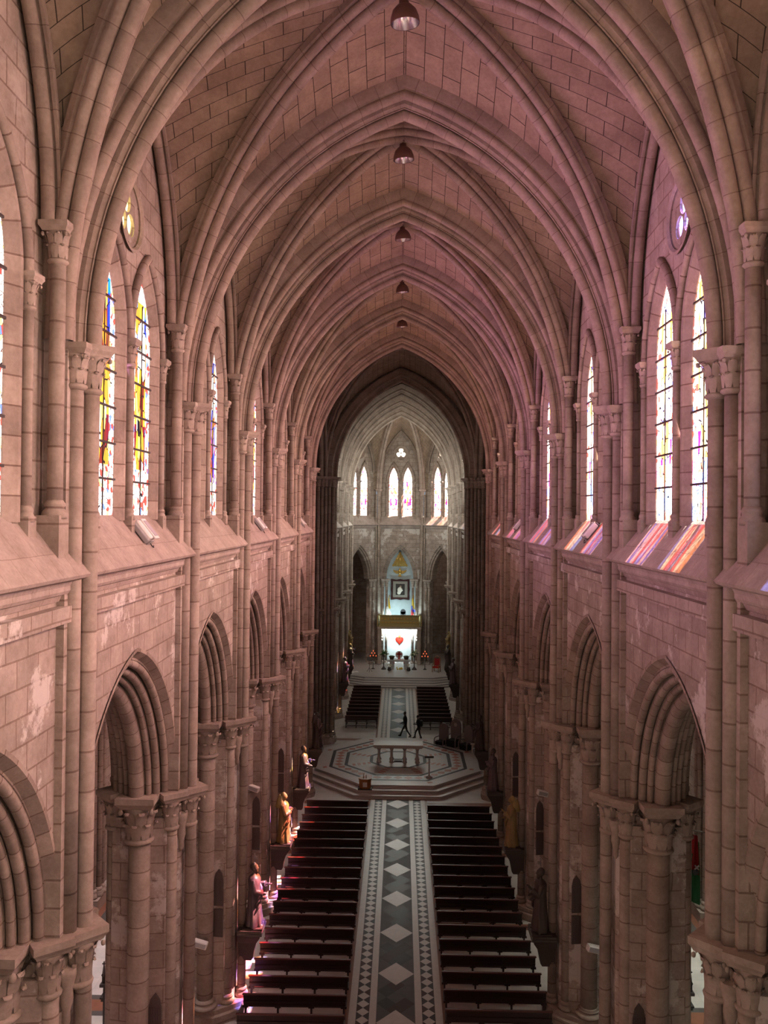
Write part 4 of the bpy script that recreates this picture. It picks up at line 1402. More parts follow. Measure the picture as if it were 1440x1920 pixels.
# ------------------------------------------------------------------ pews
def make_pew(label, length=3.2):
    t = thing('church_pew', label, 'pew')
    hl = length / 2
    mb = MB()
    mb.box((0, -0.02, 0.715), (length - 0.06, 0.035, 0.34), tilt=Matrix.Rotation(R(7), 4, 'X'))
    mb.box((0, -0.045, 0.66), (length - 0.06, 0.02, 0.05))
    mb.obj('backrest', M['wood'], t)
    mb = MB(); mb.box((0, -0.05, 0.895), (length, 0.085, 0.045), bev=0.012); mb.obj('top_rail', M['woodred'], t)
    mb = MB(); mb.box((0, 0.21, 0.485), (length - 0.02, 0.38, 0.035), bev=0.01); mb.obj('seat', M['wood'], t)
    for x in (-hl + 0.09, -hl / 3 + 0.02, hl / 3 - 0.02, hl - 0.09):
        mb = MB()
        def plate(pts, w):
            a = [mb.v((x - w, y, z)) for y, z in pts]; b = [mb.v((x + w, y, z)) for y, z in pts]
            mb.f(a); mb.f(b[::-1])
            for i in range(len(pts)):
                j = (i + 1) % len(pts)
                mb.f([a[i], a[j], b[j], b[i]])
        plate([(-0.10, 0), (-0.10, 0.05), (-0.02, 0.10), (-0.01, 0.46), (-0.07, 0.88), (0.0, 0.88), (0.05, 0.49), (0.38, 0.465), (0.33, 0.40), (0.10, 0.33), (0.10, 0.10), (0.32, 0.05), (0.32, 0)], 0.028)
        mb.box((x, -0.005, 0.50), (0.18, 0.03, 0.07))
        mb.obj('leg', M['wood'], t)
    mb = MB()
    mb.box((0, 0.12, 0.14), (length - 0.3, 0.03, 0.05))
    mb.obj('stretcher', M['wood'], t)
    return t
proto = make_pew('x')
first = True
def put_pew(x, y, label, group, rz=0.0):
    global first
    if first:
        o = proto; first = False
        o.location = (x, y, 0); o['label'] = label; o.rotation_euler = (0, 0, rz)
    else:
        o = copy_tree(proto, (x, y, 0), rz, label)
    o['group'] = group
for k in range(19):
    put_pew(-3.10, 42.75 - 1.015 * k, f'dark wooden pew left of the patterned nave aisle, {ORD[k]} back from the altar platform', 'nave pews', R(0.5))
for k in range(18):
    put_pew(3.08, 42.25 - 1.02 * k, f'dark wooden pew right of the patterned nave aisle, {ORD[k]} back from the altar platform', 'nave pews', R(-0.3))
proto2 = make_pew('x', 2.42)
first = True
proto = proto2
for k in range(10):
    put_pew(-2.72, 71.6 - 1.2 * k, f'dark choir pew left of the far aisle, {ORD[k]} back from the apse steps', 'choir pews')
for k in range(10):
    put_pew(2.72, 71.4 - 1.2 * k, f'dark choir pew right of the far aisle, {ORD[k]} back from the apse steps', 'choir pews')

# ------------------------------------------------------------------ statues on corbels
def make_corbel(label):
    t = thing('statue_corbel', label, 'corbel')
    mb = MB()
    def sec(w, d):
        return [(-d, -w), (0.30, -w * 0.9), (0.30, w * 0.9), (-d, w)]
    lv = [(0.0, 0.10, 0.10), (0.10, 0.13, 0.16), (0.35, 0.20, 0.20), (0.62, 0.28, 0.28), (0.82, 0.38, 0.40), (0.92, 0.42, 0.44)]
    for (z0, w0, d0), (z1, w1, d1) in zip(lv[:-1], lv[1:]):
        mb.prism(sec(w0, d0), z0, z1, sec(w1, d1))
    mb.obj('bracket', M['bronze'], t)
    mb = MB()
    mb.prism(sec(0.46, 0.48), 0.92, 0.98); mb.prism(sec(0.44, 0.46), 0.98, 1.06)
    mb.obj('top_slab', M['bronze'], t)
    return t

def robe_statue(name, label, mat, pose, hair, seed):
    """standing robed figure facing +Y, one continuous carved body"""
    rnd = random.Random(seed)
    mb = MB()
    ph = rnd.uniform(0, 6)
    prof = [(0.33, 0.05), (0.345, 0.08), (0.30, 0.35), (0.265, 0.70), (0.25, 1.0), (0.235, 1.18), (0.25, 1.34), (0.255, 1.46), (0.20, 1.55), (0.095, 1.61), (0.078, 1.66), (0.075, 1.70)]
    def fold(a, z):
        k = max(0, 1 - z / 1.5)
        return 1 + k * (0.10 * math.sin(7 * a + ph + 0.8 * z) + 0.05 * math.sin(13 * a + 2 * ph))
    mb.lathe(prof, n=40, sx=1.0, sy=0.78, fold=fold)
    mb.ball((0, 0.01, 1.80), 0.115, 14, sx=0.86, sy=1.0, sz=1.22)
    mb.ball((0, 0.118, 1.79), 0.022, 6, sz=1.6)                # nose
    for s in (-1, 1):
        mb.ball((s * 0.096, 0.0, 1.79), 0.024, 6, sx=0.5, sz=1.5)
        mb.ball((s * 0.04, 0.098, 1.825), 0.016, 6)
    mb.ball((0, 0.10, 1.735), 0.026, 6, sz=0.4)
    # cloak fold across the front
    mb.tube([(-0.24, 0.02, 1.45), (-0.10, 0.20, 1.15), (0.14, 0.235, 0.92), (0.27, 0.10, 0.75)], [0.03, 0.05, 0.06, 0.03], 8)
    mb.tube([(-0.20, 0.12, 1.20), (-0.02, 0.24, 0.95), (0.2, 0.2, 0.70), (0.27, 0.08, 0.5)], [0.02, 0.035, 0.045, 0.02], 8)
    arms = {'forward': (((-0.25, 0, 1.46), (-0.31, 0.05, 1.16), (-0.20, 0.40, 1.22)), ((0.25, 0, 1.46), (0.31, 0.06, 1.18), (0.16, 0.33, 1.08))),
            'folded': (((-0.25, 0, 1.46), (-0.32, 0.10, 1.15), (-0.06, 0.28, 1.30)), ((0.25, 0, 1.46), (0.32, 0.10, 1.15), (0.06, 0.28, 1.28))),
            'raised': (((-0.25, 0, 1.46), (-0.34, 0.12, 1.22), (-0.28, 0.36, 1.46)), ((0.25, 0, 1.46), (0.31, 0.06, 1.15), (0.12, 0.27, 1.10)))}[pose]
    for s, (a, b, c) in zip((-1, 1), arms):
        a, b, c = Vector(a), Vector(b), Vector(c)
        mb.tube([a + Vector((-s * 0.05, 0, 0)), a, (a + b) / 2, b, (b + c) / 2, b.lerp(c, 0.8)], [0.07, 0.085, 0.08, 0.085, 0.09, 0.10], 10)
        mb.tube([b.lerp(c, 0.7), b.lerp(c, 0.98)], [0.035, 0.03], 8)
        d = (c - b).normalized()
        sd = d.cross(Vector((0, 0, 1))).normalized()
        up = sd.cross(d)
        pal = c + d * 0.03
        mb.tube([c - d * 0.02, c + d * 0.03, c + d * 0.075], [0.028, 0.042, 0.036], 8)
        for q in range(4):
            base = c + d * 0.07 + sd * (0.016 * (q - 1.5) * 1.25)
            ln = (0.058, 0.07, 0.066, 0.05)[q]
            mb.tube([base, base + d * ln * 0.55 + up * 0.006, base + d * ln + up * -0.01], [0.0095, 0.009, 0.007], 6)
        tb = c + d * 0.02 + sd * (-s * 0.034)
        mb.tube([tb, tb + d * 0.03 + sd * (-s * 0.022) + up * 0.01, tb + d * 0.055 + sd * (-s * 0.03) + up * 0.014], [0.011, 0.01, 0.008], 6)
    for s in (-1, 1):
        mb.ball((s * 0.11, 0.20, 0.045), 0.06, 8, sx=0.9, sy=1.9, sz=0.7)
    o = mb.obj(name, mat)
    tag(o, label, 'statue', 'saint statues on the piers')
    mb = MB()
    mb.ball((0, -0.025, 1.84), 0.122, 12, sx=0.93, sy=0.98, sz=1.10)
    if hair == 'beard':
        mb.ball((0, 0.075, 1.70), 0.06, 8, sx=1.0, sy=0.8, sz=1.5)
    if hair == 'veil':
        mb.tube([(0, -0.09, 1.85), (0, -0.14, 1.65), (0, -0.18, 1.40)], [0.11, 0.16, 0.2], 10)
    mb.obj('hair', M['bronze'] if mat is not M['goldrobe'] else M['olive'], o)
    mb = MB()
    mb.box((0, 0.0, 0.022), (0.72, 0.62, 0.045))
    mb.obj('base', M['bronze'], o)
    return o
ST_Y = [26.2, 32.85, 39.5, 46.15]
stat = {(-1, 0): ('forward', 'beard', 'robe', 'robed bearded statue with both hands held out, lit violet, nearest on the left'),
        (-1, 1): ('folded', 'veil', 'goldrobe', 'golden statue with folded hands on the second corbel along the left piers'),
        (-1, 2): ('forward', 'beard', 'robe', 'reddish statue with outstretched hand on the left, beside the platform steps'),
        (-1, 3): ('folded', 'veil', 'bronze', 'dark statue in shadow on the left crossing pier'),
        (1, 0): ('raised', 'beard', 'bronze', 'dark statue nearest on the right, high above the last pews'),
        (1, 1): ('raised', 'veil', 'goldrobe', 'dull gold cloaked statue on the second corbel along the right piers'),
        (1, 2): ('folded', 'beard', 'robe', 'shadowed statue on the right pier beside the first pews'),
        (1, 3): ('raised', 'beard', 'bronze', 'dark statue with raised arm on the right crossing pier')}
cproto = None
for s in (-1, 1):
    for k, y in enumerate(ST_Y):
        pose, hair, mt, lab = stat[(s, k)]
        clab = f'dark tapering bracket under the {ORD[k]} statue on the {SN[s]} nave piers'
        rz = PI / 2 if s < 0 else -PI / 2
        if cproto is None:
            cproto = make_corbel(clab)
            cproto['group'] = 'statue corbels'
            c = cproto
        else:
            c = copy_tree(cproto, label=clab)
        c.location = (s * 4.66, y, 1.56); c.rotation_euler = (0, 0, 0 if s > 0 else PI)
        o = robe_statue('saint_statue', lab, M[mt], pose, hair, 10 * k + s)
        o.location = (s * 4.50, y, 2.62); o.rotation_euler = (0, 0, PI / 2 if s > 0 else -PI / 2)
    for k, (y, mt, z) in enumerate(((63.9, 'robe', 2.7), (70.6, 'bronze', 2.7), (77.2, 'goldrobe', 2.9))):
        c = copy_tree(cproto, label=f'bracket under the {ORD[k]} statue on the {SN[s]} side of the choir')
        X = 4.31 if k < 2 else 4.75
        c.location = (s * X, y, z - 1.06); c.rotation_euler = (0, 0, 0 if s > 0 else PI)
        o = robe_statue('saint_statue', f'{("dull robed", "dark", "golden")[k]} statue, {ORD[k]} along the {SN[s]} side of the choir', M[mt], ('folded', 'raised', 'folded')[k], ('beard', 'beard', 'veil')[k], 50 + k + s)
        o.location = (s * (X - 0.16), y, z); o.rotation_euler = (0, 0, PI / 2 if s > 0 else -PI / 2)

# ------------------------------------------------------------------ plaques, crosses, loudspeakers on the piers
def make_plaque(label):
    t = thing('pier_plaque', label, 'plaque')
    def board(nm, pts):
        mb = MB()
        a = [mb.v((x, 0, z)) for x, z in pts]; b = [mb.v((x, 0.05, z)) for x, z in pts]
        mb.f(a); mb.f(b[::-1])
        for i in range(len(pts)):
            j = (i + 1) % len(pts)
            mb.f([a[i], a[j], b[j], b[i]])
        for q in range(5):
            mb.box((-0.105 + 0.0525 * q, -0.008, (pts[0][1] + pts[2][1]) / 2 if len(pts) == 4 else pts[0][1] + 0.42), (0.026, 0.016, 0.78))
        mb.obj(nm, M['plaque'], t)
    w = 0.145
    board('upper_panel', [(-w, 0.95), (w, 0.95), (w, 1.75), (w * 0.7, 1.95), (0, 2.08), (-w * 0.7, 1.95), (-w, 1.75)])
    board('lower_panel', [(-w, 0.0), (w, 0.0), (w, 0.86), (-w, 0.86)])
    return t
pp = None
for s in (-1, 1):
    for k, y in enumerate((19.55, 26.2, 32.85, 39.5)):
        lab = f'dark pointed wooden plaque hung on the {ORD[k + 1]} pier along the {SN[s]} side'
        if pp is None:
            pp = make_plaque(lab); pp['group'] = 'pier plaques'; o = pp
        else:
            o = copy_tree(pp, label=lab)
        o.location = (s * 5.50, y - 0.64, 2.55); o.rotation_euler = (0, 0, R(8) * s)
    for k, y in ((2, 32.85),):
        mb = MB()
        mb.box((0, 0, 0), (0.10, 0.05, 0.32)); mb.box((0, 0, 0.0), (0.32, 0.05, 0.10))
        o = mb.obj('wall_cross', M['cross'])
        o.location = (s * 5.56, y - 0.585, 2.25); o.rotation_euler = (0, 0, R(28) * s)
        tag(o, f'small pale equal-armed cross below the plaque on the fourth pier along the {SN[s]}', 'cross', 'consecration crosses')
def make_speaker(label):
    t = thing('wall_loudspeaker', label, 'loudspeaker')
    mb = MB(); mb.box((0, 0, 0), (0.42, 0.20, 0.20), bev=0.02, tilt=Matrix.Rotation(R(15), 4, 'Y')); mb.obj('cabinet', M['white'], t)
    mb = MB(); mb.box((0.0, -0.105, 0), (0.34, 0.02, 0.13), tilt=Matrix.Rotation(R(15), 4, 'Y')); mb.obj('grille', M['grey'], t)
    mb = MB(); mb.box((0, 0.12, 0), (0.10, 0.10, 0.10)); mb.obj('bracket', M['white'], t)
    return t
spk = make_speaker('small white box clamped to the second pier with a plaque, left aisle side')
spk['label'] = 'small white loudspeaker clamped to the left pier that carries the nearest statue'
spk['group'] = 'pier loudspeakers'
spk.location = (-5.93, 26.2 - 1.08, 2.55)
copy_tree(spk, (5.93, 26.2 - 1.08, 2.65), R(8), 'small white loudspeaker clamped to the right pier among dark shafts')
copy_tree(spk, (-5.55, 32.85 - 0.85, 5.0), R(-10), 'tiny white loudspeaker on the left pier behind the golden statue')

copy_tree(spk, (5.55, 32.85 - 0.85, 5.0), R(10), 'tiny white loudspeaker on the right pier behind the dull gold statue')

# ------------------------------------------------------------------ pendant dome lamps under the vault bosses
def make_lamp(label):
    t = thing('dome_lamp', label, 'lamp')
    mb = MB()
    mb.lathe([(0.285, 0.0), (0.292, 0.02), (0.28, 0.12), (0.235, 0.25), (0.15, 0.34), (0.10, 0.37), (0.095, 0.44), (0.05, 0.46)], n=28, cap=False)
    mb.obj('shell', M['dkbrown'], t)
    mb = MB()
    mb.lathe([(0.28, 0.005), (0.255, 0.12), (0.195, 0.24), (0.11, 0.32), (0.02, 0.335)], n=28, cap=False)
    rf = mb.obj('reflector', M['steel'], t)
    mb = MB(); mb.lathe([(0.02, 0.33), (0.03, 0.26), (0.05, 0.18), (0.035, 0.12), (0.01, 0.10)], n=12); mb.obj('bulb', M['white'], rf)
    mb = MB(); mb.cyl((0, 0), 0.02, 0.44, 0.52, 8); mb.cyl((0, 0), 0.07, 0.50, 0.56, 10); mb.obj('stem', M['dkbrown'], t)
    return t
lamp = None
for k, yc in enumerate([BAYC[i] for i in range(1, 6)] + [AC - 0.6]):
    lab = ['largest dome lamp at the top of the picture, silver inside', 'brown dome lamp under the second vault crossing', 'dome lamp under the third vault crossing',
           'small dome lamp under the fourth vault crossing', 'tiny dome lamp just before the dark crossing vault', 'tiny lamp at the crown of the apse vault'][k]
    if lamp is None:
        lamp = make_lamp(lab); lamp['group'] = 'vault lamps'; o = lamp
    else:
        o = copy_tree(lamp, label=lab)
    o.location = (0, yc, 25.28 if k == 0 else (25.44 if k < 3 else 25.36)); o.rotation_euler = (R(6), R(-4), 0)

# ------------------------------------------------------------------ floodlights lying on the sloping window ledges
def make_flood(label):
    t = thing('floodlight', label, 'floodlight')
    mb = MB(); mb.box((0, 0, 0.10), (0.46, 0.34, 0.16), bev=0.025); mb.obj('housing', M['white'], t)
    mb = MB(); mb.box((0.02, 0.14, 0.19), (0.50, 0.28, 0.035), bev=0.01); lf = mb.obj('lens_frame', M['white'], t)
    mb = MB(); mb.box((0.02, 0.14, 0.212), (0.38, 0.20, 0.012)); mb.obj('lens', M['lens'], lf)
    mb = MB(); mb.box((0, -0.19, 0.07), (0.52, 0.06, 0.10), bev=0.015); mb.obj('ballast', M['grey'], t)
    for x in (-0.27, 0.27):
        mb = MB(); mb.box((x, 0, 0.06), (0.02, 0.20, 0.12)); mb.obj('bracket', M['grey'], t)
    mb = MB(); mb.tube([(0.24, 0.0, 0.06), (0.33, 0.03, 0.04), (0.37, 0.10, 0.03), (0.33, 0.18, 0.03)], 0.012, 6); mb.obj('cable', M['black'], t)
    return t
fl = None
slope = math.atan2(ZS - ZLIP - 0.04, 0.69)
for s, y, lab in ((-1, 16.5, 'large white floodlight lying on the nearest left window ledge'), (-1, 30.2, 'white floodlight on the third left window ledge'),
                  (-1, 42.9, 'small white floodlight on the farthest left window ledge'), (1, 22.6, 'white floodlight in sunlight on the second right window ledge'),
                  (1, 36.3, 'white floodlight in bright sun on the fourth right window ledge')):
    if fl is None:
        fl = make_flood(lab); fl['group'] = 'ledge floodlights'; o = fl
    else:
        o = copy_tree(fl, label=lab)
    # local X runs down the slope, local Z is the ledge normal
    ex = Vector((-s * math.cos(slope), 0, -math.sin(slope)))
    ez = Vector((-s * math.sin(slope), 0, math.cos(slope)))
    ey = ez.cross(ex)
    X = 5.22
    zz = ZLIP + 0.04 + (X - 4.83) / 0.69 * (ZS - ZLIP - 0.04)
    o.matrix_world = Matrix((( ex.x, ey.x, ez.x, s * X), (ex.y, ey.y, ez.y, y), (ex.z, ey.z, ez.z, zz), (0, 0, 0, 1)))

# ------------------------------------------------------------------ aisles: confessionals, flag
def make_conf(label):
    t = thing('confessional', label, 'confessional')
    mb = MB()
    mb.box((0, 0, 0.06), (1.8, 1.1, 0.12)); mb.box((0, 0, 0.95), (1.66, 0.95, 1.70)); mb.box((0, 0, 1.82), (1.84, 1.08, 0.08))
    for s in (-1, 1):
        mb.box((s * 0.86, 0, 1.38), (0.20, 0.8, 0.05)); mb.box((s * 0.90, 0, 1.30), (0.12, 0.6, 0.14))
        mb.box((s * 0.84, -0.3, 0.9), (0.08, 0.1, 1.5)); mb.box((s * 0.84, 0.3, 0.9), (0.08, 0.1, 1.5))
    mb.obj('cabinet', M['darkwood'], t)
    for x in (-0.55, 0, 0.55):
        mb = MB(); mb.box((x, -0.49, 0.92), (0.46, 0.05, 1.45), bev=0.01); mb.box((x, -0.52, 1.2), (0.34, 0.02, 0.6)); mb.obj('door_panel', M['darkwood'], t)
    mb = MB()
    for s in (-1, 0, 1):
        w = 0.30
        pts = [(s * 0.56 - w, 1.86), (s * 0.56 + w, 1.86), (s * 0.56, 2.25 + (0.1 if s == 0 else 0))]
        a = [mb.v((x, -0.46, z)) for x, z in pts]; b = [mb.v((x, 0.40, z)) for x, z in pts]
        mb.f(a); mb.f(b[::-1])
        for i in range(3):
            j = (i + 1) % 3
            mb.f([a[i], a[j], b[j], b[i]])
    mb.obj('gables', M['darkwood'], t)
    for x in (-0.84, -0.28, 0.28, 0.84):
        mb = MB()
        mb.lathe([(0.06, 1.86), (0.06, 2.05), (0.08, 2.07), (0.05, 2.12), (0.02, 2.36)], c=(x, -0.40, 0), n=8)
        mb.box((x, -0.40, 2.40), (0.10, 0.03, 0.03)); mb.box((x, -0.40, 2.40), (0.03, 0.03, 0.13))
        mb.obj('pinnacle', M['darkwood'], t)
    return t
cf = make_conf('carved black wooden confessional with cross pinnacles in the left aisle')
cf.location = (-7.70, 24.6, 0)
cf['group'] = 'aisle confessionals'
copy_tree(cf, (7.72, 24.8, 0), 0, 'carved black wooden confessional with pinnacles in the pale right aisle')

t = thing('hanging_flag', 'red and green flag with small crest hanging in the right aisle', 'flag', (10.02, 28.4, 4.95))
mb = MB(); mb.tube([(1.35, 0.6, -0.35), (-0.05, 0, 0.08), (-0.2, -0.05, 0.12)], 0.02, 8); mb.ball((-0.2, -0.05, 0.12), 0.035, 8); mb.obj('pole', M['bronze'], t)
def drape(nm, mat, x0, x1, zt, zb, slant):
    mb = MB()
    rows = []
    for i in range(13):
        u = i / 12
        rows.append([mb.v((x0 + (x1 - x0) * u, 0.10 * math.sin(u * 9 + j * 0.3), zt(u) + (zb(u) - zt(u)) * j / 8)) for j in range(9)])
    for i in range(12):
        for j in range(8):
            mb.f([rows[i][j], rows[i + 1][j], rows[i + 1][j + 1], rows[i][j + 1]], smooth=True)
    return mb.obj(nm, mat, t)
o = drape('red_field', M['fred'], -0.12, 0.16, lambda u: 0.02 - 0.15 * u, lambda u: -1.15 - 0.25 * u, 0); o.location = (0, -0.03, 0)
drape('green_field', M['green'], -0.30, 0.22, lambda u: -0.65 - 0.05 * u + (0.35 if u > 0.5 else 0), lambda u: -1.85 - 0.55 * min(1, u * 1.6), 0)
mb = MB(); mb.box((0.08, -0.16, -1.12), (0.20, 0.03, 0.04), rz=0, tilt=Matrix.Rotation(R(50), 4, 'Y')); mb.box((0.08, -0.16, -1.12), (0.20, 0.03, 0.04), tilt=Matrix.Rotation(R(-40), 4, 'Y')); mb.obj('crest', M['cross'], t)
mb = MB(); mb.ball((0.04, -0.15, -1.28), 0.11, 8, sy=0.3); mb.obj('crest_shield', M['black'], t)

# ------------------------------------------------------------------ two people walking behind the platform
def skinned(verts, edges, radii, name, mats, matfn, root=0):
    me = bpy.data.meshes.new('tmp')
    me.from_pydata(verts, edges, [])
    ob = bpy.data.objects.new('tmp', me)
    COL.objects.link(ob)
    md = ob.modifiers.new('skin', 'SKIN')
    sv = me.skin_vertices[0].data
    for i, r in enumerate(radii):
        sv[i].radius = r if isinstance(r, tuple) else (r, r)
        sv[i].use_root = (i == root)
    ss = ob.modifiers.new('sub', 'SUBSURF'); ss.levels = 2; ss.render_levels = 2
    bpy.context.view_layer.update()
    m2 = bpy.data.meshes.new_from_object(ob.evaluated_get(bpy.context.evaluated_depsgraph_get()))
    bpy.data.objects.remove(ob)
    m2.name = name
    m2.materials.clear()
    for m in mats:
        m2.materials.append(m)
    for p in m2.polygons:
        p.use_smooth = True
        p.material_index = matfn(p.center)
    return m2

def walker(label, h, arms, stride, lean, pack, loc, rz):
    """walks toward +X in local space"""
    V, E, Rd = [], [], []
    def add(p, r, parent=None):
        V.append(p); Rd.append(r)
        if parent is not None:
            E.append((parent, len(V) - 1))
        return len(V) - 1
    pel = add((0, 0, 0.95), (0.13, 0.16))
    wa = add((0.01 + lean * 0.3, 0, 1.10), (0.115, 0.15), pel)
    ch = add((0.02 + lean * 0.7, 0, 1.30), (0.125, 0.175), wa)
    sh = add((0.01 + lean, 0, 1.44), (0.09, 0.12), ch)
    nk = add((0.02 + lean, 0, 1.52), 0.055, sh)
    hd = add((0.05 + lean * 1.1, 0, 1.61), (0.085, 0.075), nk)
    add((0.04 + lean * 1.1, 0, 1.71), (0.08, 0.075), hd)
    hands = []
    for s, (el, wr) in zip((-1, 1), arms):
        s0 = add((0.0 + lean, s * 0.18, 1.42), 0.06, sh)
        e0 = add((el[0], s * el[1], el[2]), 0.045, s0)
        w0 = add((wr[0], s * wr[1], wr[2]), 0.032, e0)
        d = (Vector(V[w0]) - Vector(V[e0])).normalized()
        pm = add(tuple(Vector(V[w0]) + d * 0.07), (0.035, 0.022), w0)
        hands.append((Vector(V[pm]), d, s))
    for s, (kn, an) in zip((-1, 1), stride):
        hp = add((0.0, s * 0.09, 0.88), 0.095, pel)
        k0 = add((kn[0], s * 0.10, kn[1]), 0.065, hp)
        a0 = add((an[0], s * 0.10, an[1]), 0.048, k0)
        tilt = an[2]
        add((an[0] + 0.17 * math.cos(tilt), s * 0.11, max(0.03, an[1] - 0.05 + 0.17 * math.sin(tilt))), (0.036, 0.04), a0)
        add((an[0] - 0.045, s * 0.10, max(0.03, an[1] - 0.05)), (0.038, 0.036), a0)
    me = skinned(V, E, Rd, 'person', [M['cloth'], M['trouser'], M['skin'], M['leather']],
                 lambda c: 3 if c.z < 0.09 else (1 if c.z < 0.93 and abs(c.y) < 0.21 and c.z < 0.90 else (2 if c.z > 1.50 else 0)))
    o = link('person', me, None, loc, rz)
    o.scale = (h / 1.78,) * 3
    tag(o, label, 'person')
    mb = MB()
    for pm, d, s in hands:
        sd = d.cross(Vector((0, 1, 0))).normalized()
        up = sd.cross(d)
        for q in range(4):
            b = pm + d * 0.02 + sd * (0.015 * (q - 1.5))
            ln = (0.062, 0.075, 0.07, 0.052)[q]
            mb.tube([b, b + d * ln * 0.55, b + d * ln - up * s * 0.012], [0.009, 0.0085, 0.007], 6)
        b = pm - d * 0.02 + sd * 0.03
        mb.tube([b, b + d * 0.03 + sd * 0.02, b + d * 0.055 + sd * 0.022], [0.011, 0.01, 0.008], 6)
    mb.obj('fingers', M['skin'], o)
    mb = MB()
    hx = 0.035 + lean * 1.1
    mb.ball((hx - 0.01, 0, 1.70), 0.10, 12, sx=0.98, sy=0.86, sz=0.98)
    mb.obj('hair', M['cloth'], o)
    mb = MB()
    mb.ball((hx + 0.108, 0, 1.635), 0.018, 6, sz=1.5)
    for s in (-1, 1):
        mb.ball((hx + 0.0, s * 0.085, 1.635), 0.022, 6, sy=0.4, sz=1.5)
    mb.obj('nose_and_ears', M['skin'], o)
    if pack:
        mb = MB()
        mb.box((-0.24 + lean, 0, 1.18), (0.22, 0.32, 0.46), bev=0.07)
        mb.obj('backpack', M['leather'], o)
    return o
walker('tall person in dark clothes striding left past the altar table', 1.80,
       [((-0.02, 0.25, 1.16), (0.10, 0.22, 0.95)), ((0.05, 0.27, 1.17), (0.26, 0.24, 1.05))],
       [((0.20, 0.52), (0.36, 0.10, 0.25)), ((-0.10, 0.50), (-0.36, 0.14, -0.5))], 0.02, False, (0.50, 58.4, 0), PI)
walker('dark-clothed person with backpack following behind, nearest the thrones', 1.66,
       [((0.06, 0.26, 1.16), (0.26, 0.16, 1.14)), ((0.08, 0.26, 1.15), (0.28, 0.15, 1.12))],
       [((0.22, 0.52), (0.30, 0.10, 0.15)), ((-0.04, 0.50), (-0.20, 0.12, -0.4))], 0.05, True, (1.42, 58.0, 0), PI)

# ------------------------------------------------------------------ sanctuary in the apse
mb = MB()
def stp(y, x1, x2):
    return [(-x1, y), (x1, y), (x2, y + 1.5), (x2, 89.5), (-x2, 89.5), (-x2, y + 1.5)]
for k in range(5):
    mb.prism(stp(74.8 + 0.33 * k, 3.3 - 0.05 * k, 5.75), 0.15 * k, 0.15 * (k + 1) - 0.03)
    mb.prism(stp(74.77 + 0.33 * k, 3.32 - 0.05 * k, 5.76), 0.15 * (k + 1) - 0.03, 0.15 * (k + 1))
o = mb.obj('sanctuary_steps', M['stepm'])
tag(o, 'pale marble steps rising to the high altar in the apse', 'steps')
ZF = 0.75
# niche lining
mb = MB()
mb.box((0, 84.75, 6.7), (3.7, 0.2, 12.1))
for s in (-1, 1):
    mb.box((s * 1.80, 84.15, 2.7), (0.14, 1.1, 4.0)); mb.box((s * 1.86, 84.2, 8.7), (0.14, 0.9, 8.0))
struct(mb.obj('wall_niche', M['niche']))
for s in (1, -1):       # dark ambulatory linings behind the side arches
    pass
t = thing('gilded_balcony', 'old gilt balcony parapet with relief ornament above the bright altar recess', 'balcony', (0, 82.3, 4.55))
mb = MB()
mb.box((0, 0, 0.58), (3.9, 0.10, 1.04)); mb.box((0, -0.02, 1.12), (4.1, 0.18, 0.08)); mb.box((0, -0.02, 0.05), (4.1, 0.18, 0.10))
pf = mb.obj('parapet', M['olive'], t)
mb = MB()
rn = random.Random(3)
for k in range(12):
    x = -1.72 + 0.313 * k
    mb.box((x, -0.06, 0.80), (0.20, 0.05, 0.22 * rn.uniform(0.7, 1.1)), bev=0.01)
    mb.box((x + 0.05, -0.06, 0.42), (0.24, 0.05, 0.12), bev=0.01)
mb.obj('relief_ornament', M['gold'], pf)
for s in (-1, 1):
    mb = MB(); mb.box((s * 2.05, 0.55, 0.58), (0.10, 1.25, 1.04), rz=s * 0.18); mb.obj('side_panel', M['olive'], t)
mb = MB(); mb.box((0, 1.1, 0.06), (4.0, 2.2, 0.12)); mb.obj('balcony_floor', M['stepm'], t)
mb = MB(); mb.box((0, 0.30, -0.12), (4.3, 0.8, 0.22)); mb.obj('lintel', M['carved'], t)
for s in (-1, 1):
    mb = MB(); mb.box((s * 1.95, 0.45, -1.95), (0.35, 0.6, 3.6)); mb.obj('jamb', M['carved'], t)
for s in (-1, 1):
    t = thing('spot_lamp', f'small lit spot lamp pair on the {SN[s]} jamb of the altar recess', 'lamp', (s * 1.72, 82.35, 3.4))
    mb = MB(); mb.box((0, 0, 0), (0.08, 0.08, 0.5)); mb.obj('bracket', M['grey'], t)
    for z in (-0.14, 0.14):
        mb = MB(); mb.ball((-s * 0.03, -0.07, z), 0.055, 8); mb.obj('bulb', M['bulb'], t)

t = thing('framed_portrait', 'dark red framed painting of a white robed figure above the balcony', 'painting', (0.05, 84.5, 8.05))
mb = MB()
def wavy(w, h, k):
    pts = []
    for i in range(64):
        a = 2 * PI * i / 64
        c, s_ = math.cos(a), math.sin(a)
        m_ = max(abs(c), abs(s_))
        pts.append((c / m_ * w * (1 + k * math.cos(8 * a)), s_ / m_ * h * (1 + k * math.cos(8 * a))))
    return pts
def framering(o_, i_, d, y0):
    a = [mb.v((x, y0, z)) for x, z in o_]; b = [mb.v((x, y0, z)) for x, z in i_]
    a2 = [mb.v((x, y0 + d, z)) for x, z in o_]; b2 = [mb.v((x, y0 + d, z)) for x, z in i_]
    n = len(o_)
    for i in range(n):
        j = (i + 1) % n
        mb.f([a[i], a[j], b[j], b[i]]); mb.f([a[i], a2[i], a2[j], a[j]]); mb.f([b[i], b[j], b2[j], b2[i]])
framering(wavy(0.93, 1.03, 0.035), wavy(0.74, 0.84, 0.0), 0.16, -0.02)
mb.obj('outer_frame', M['darkred'], t)
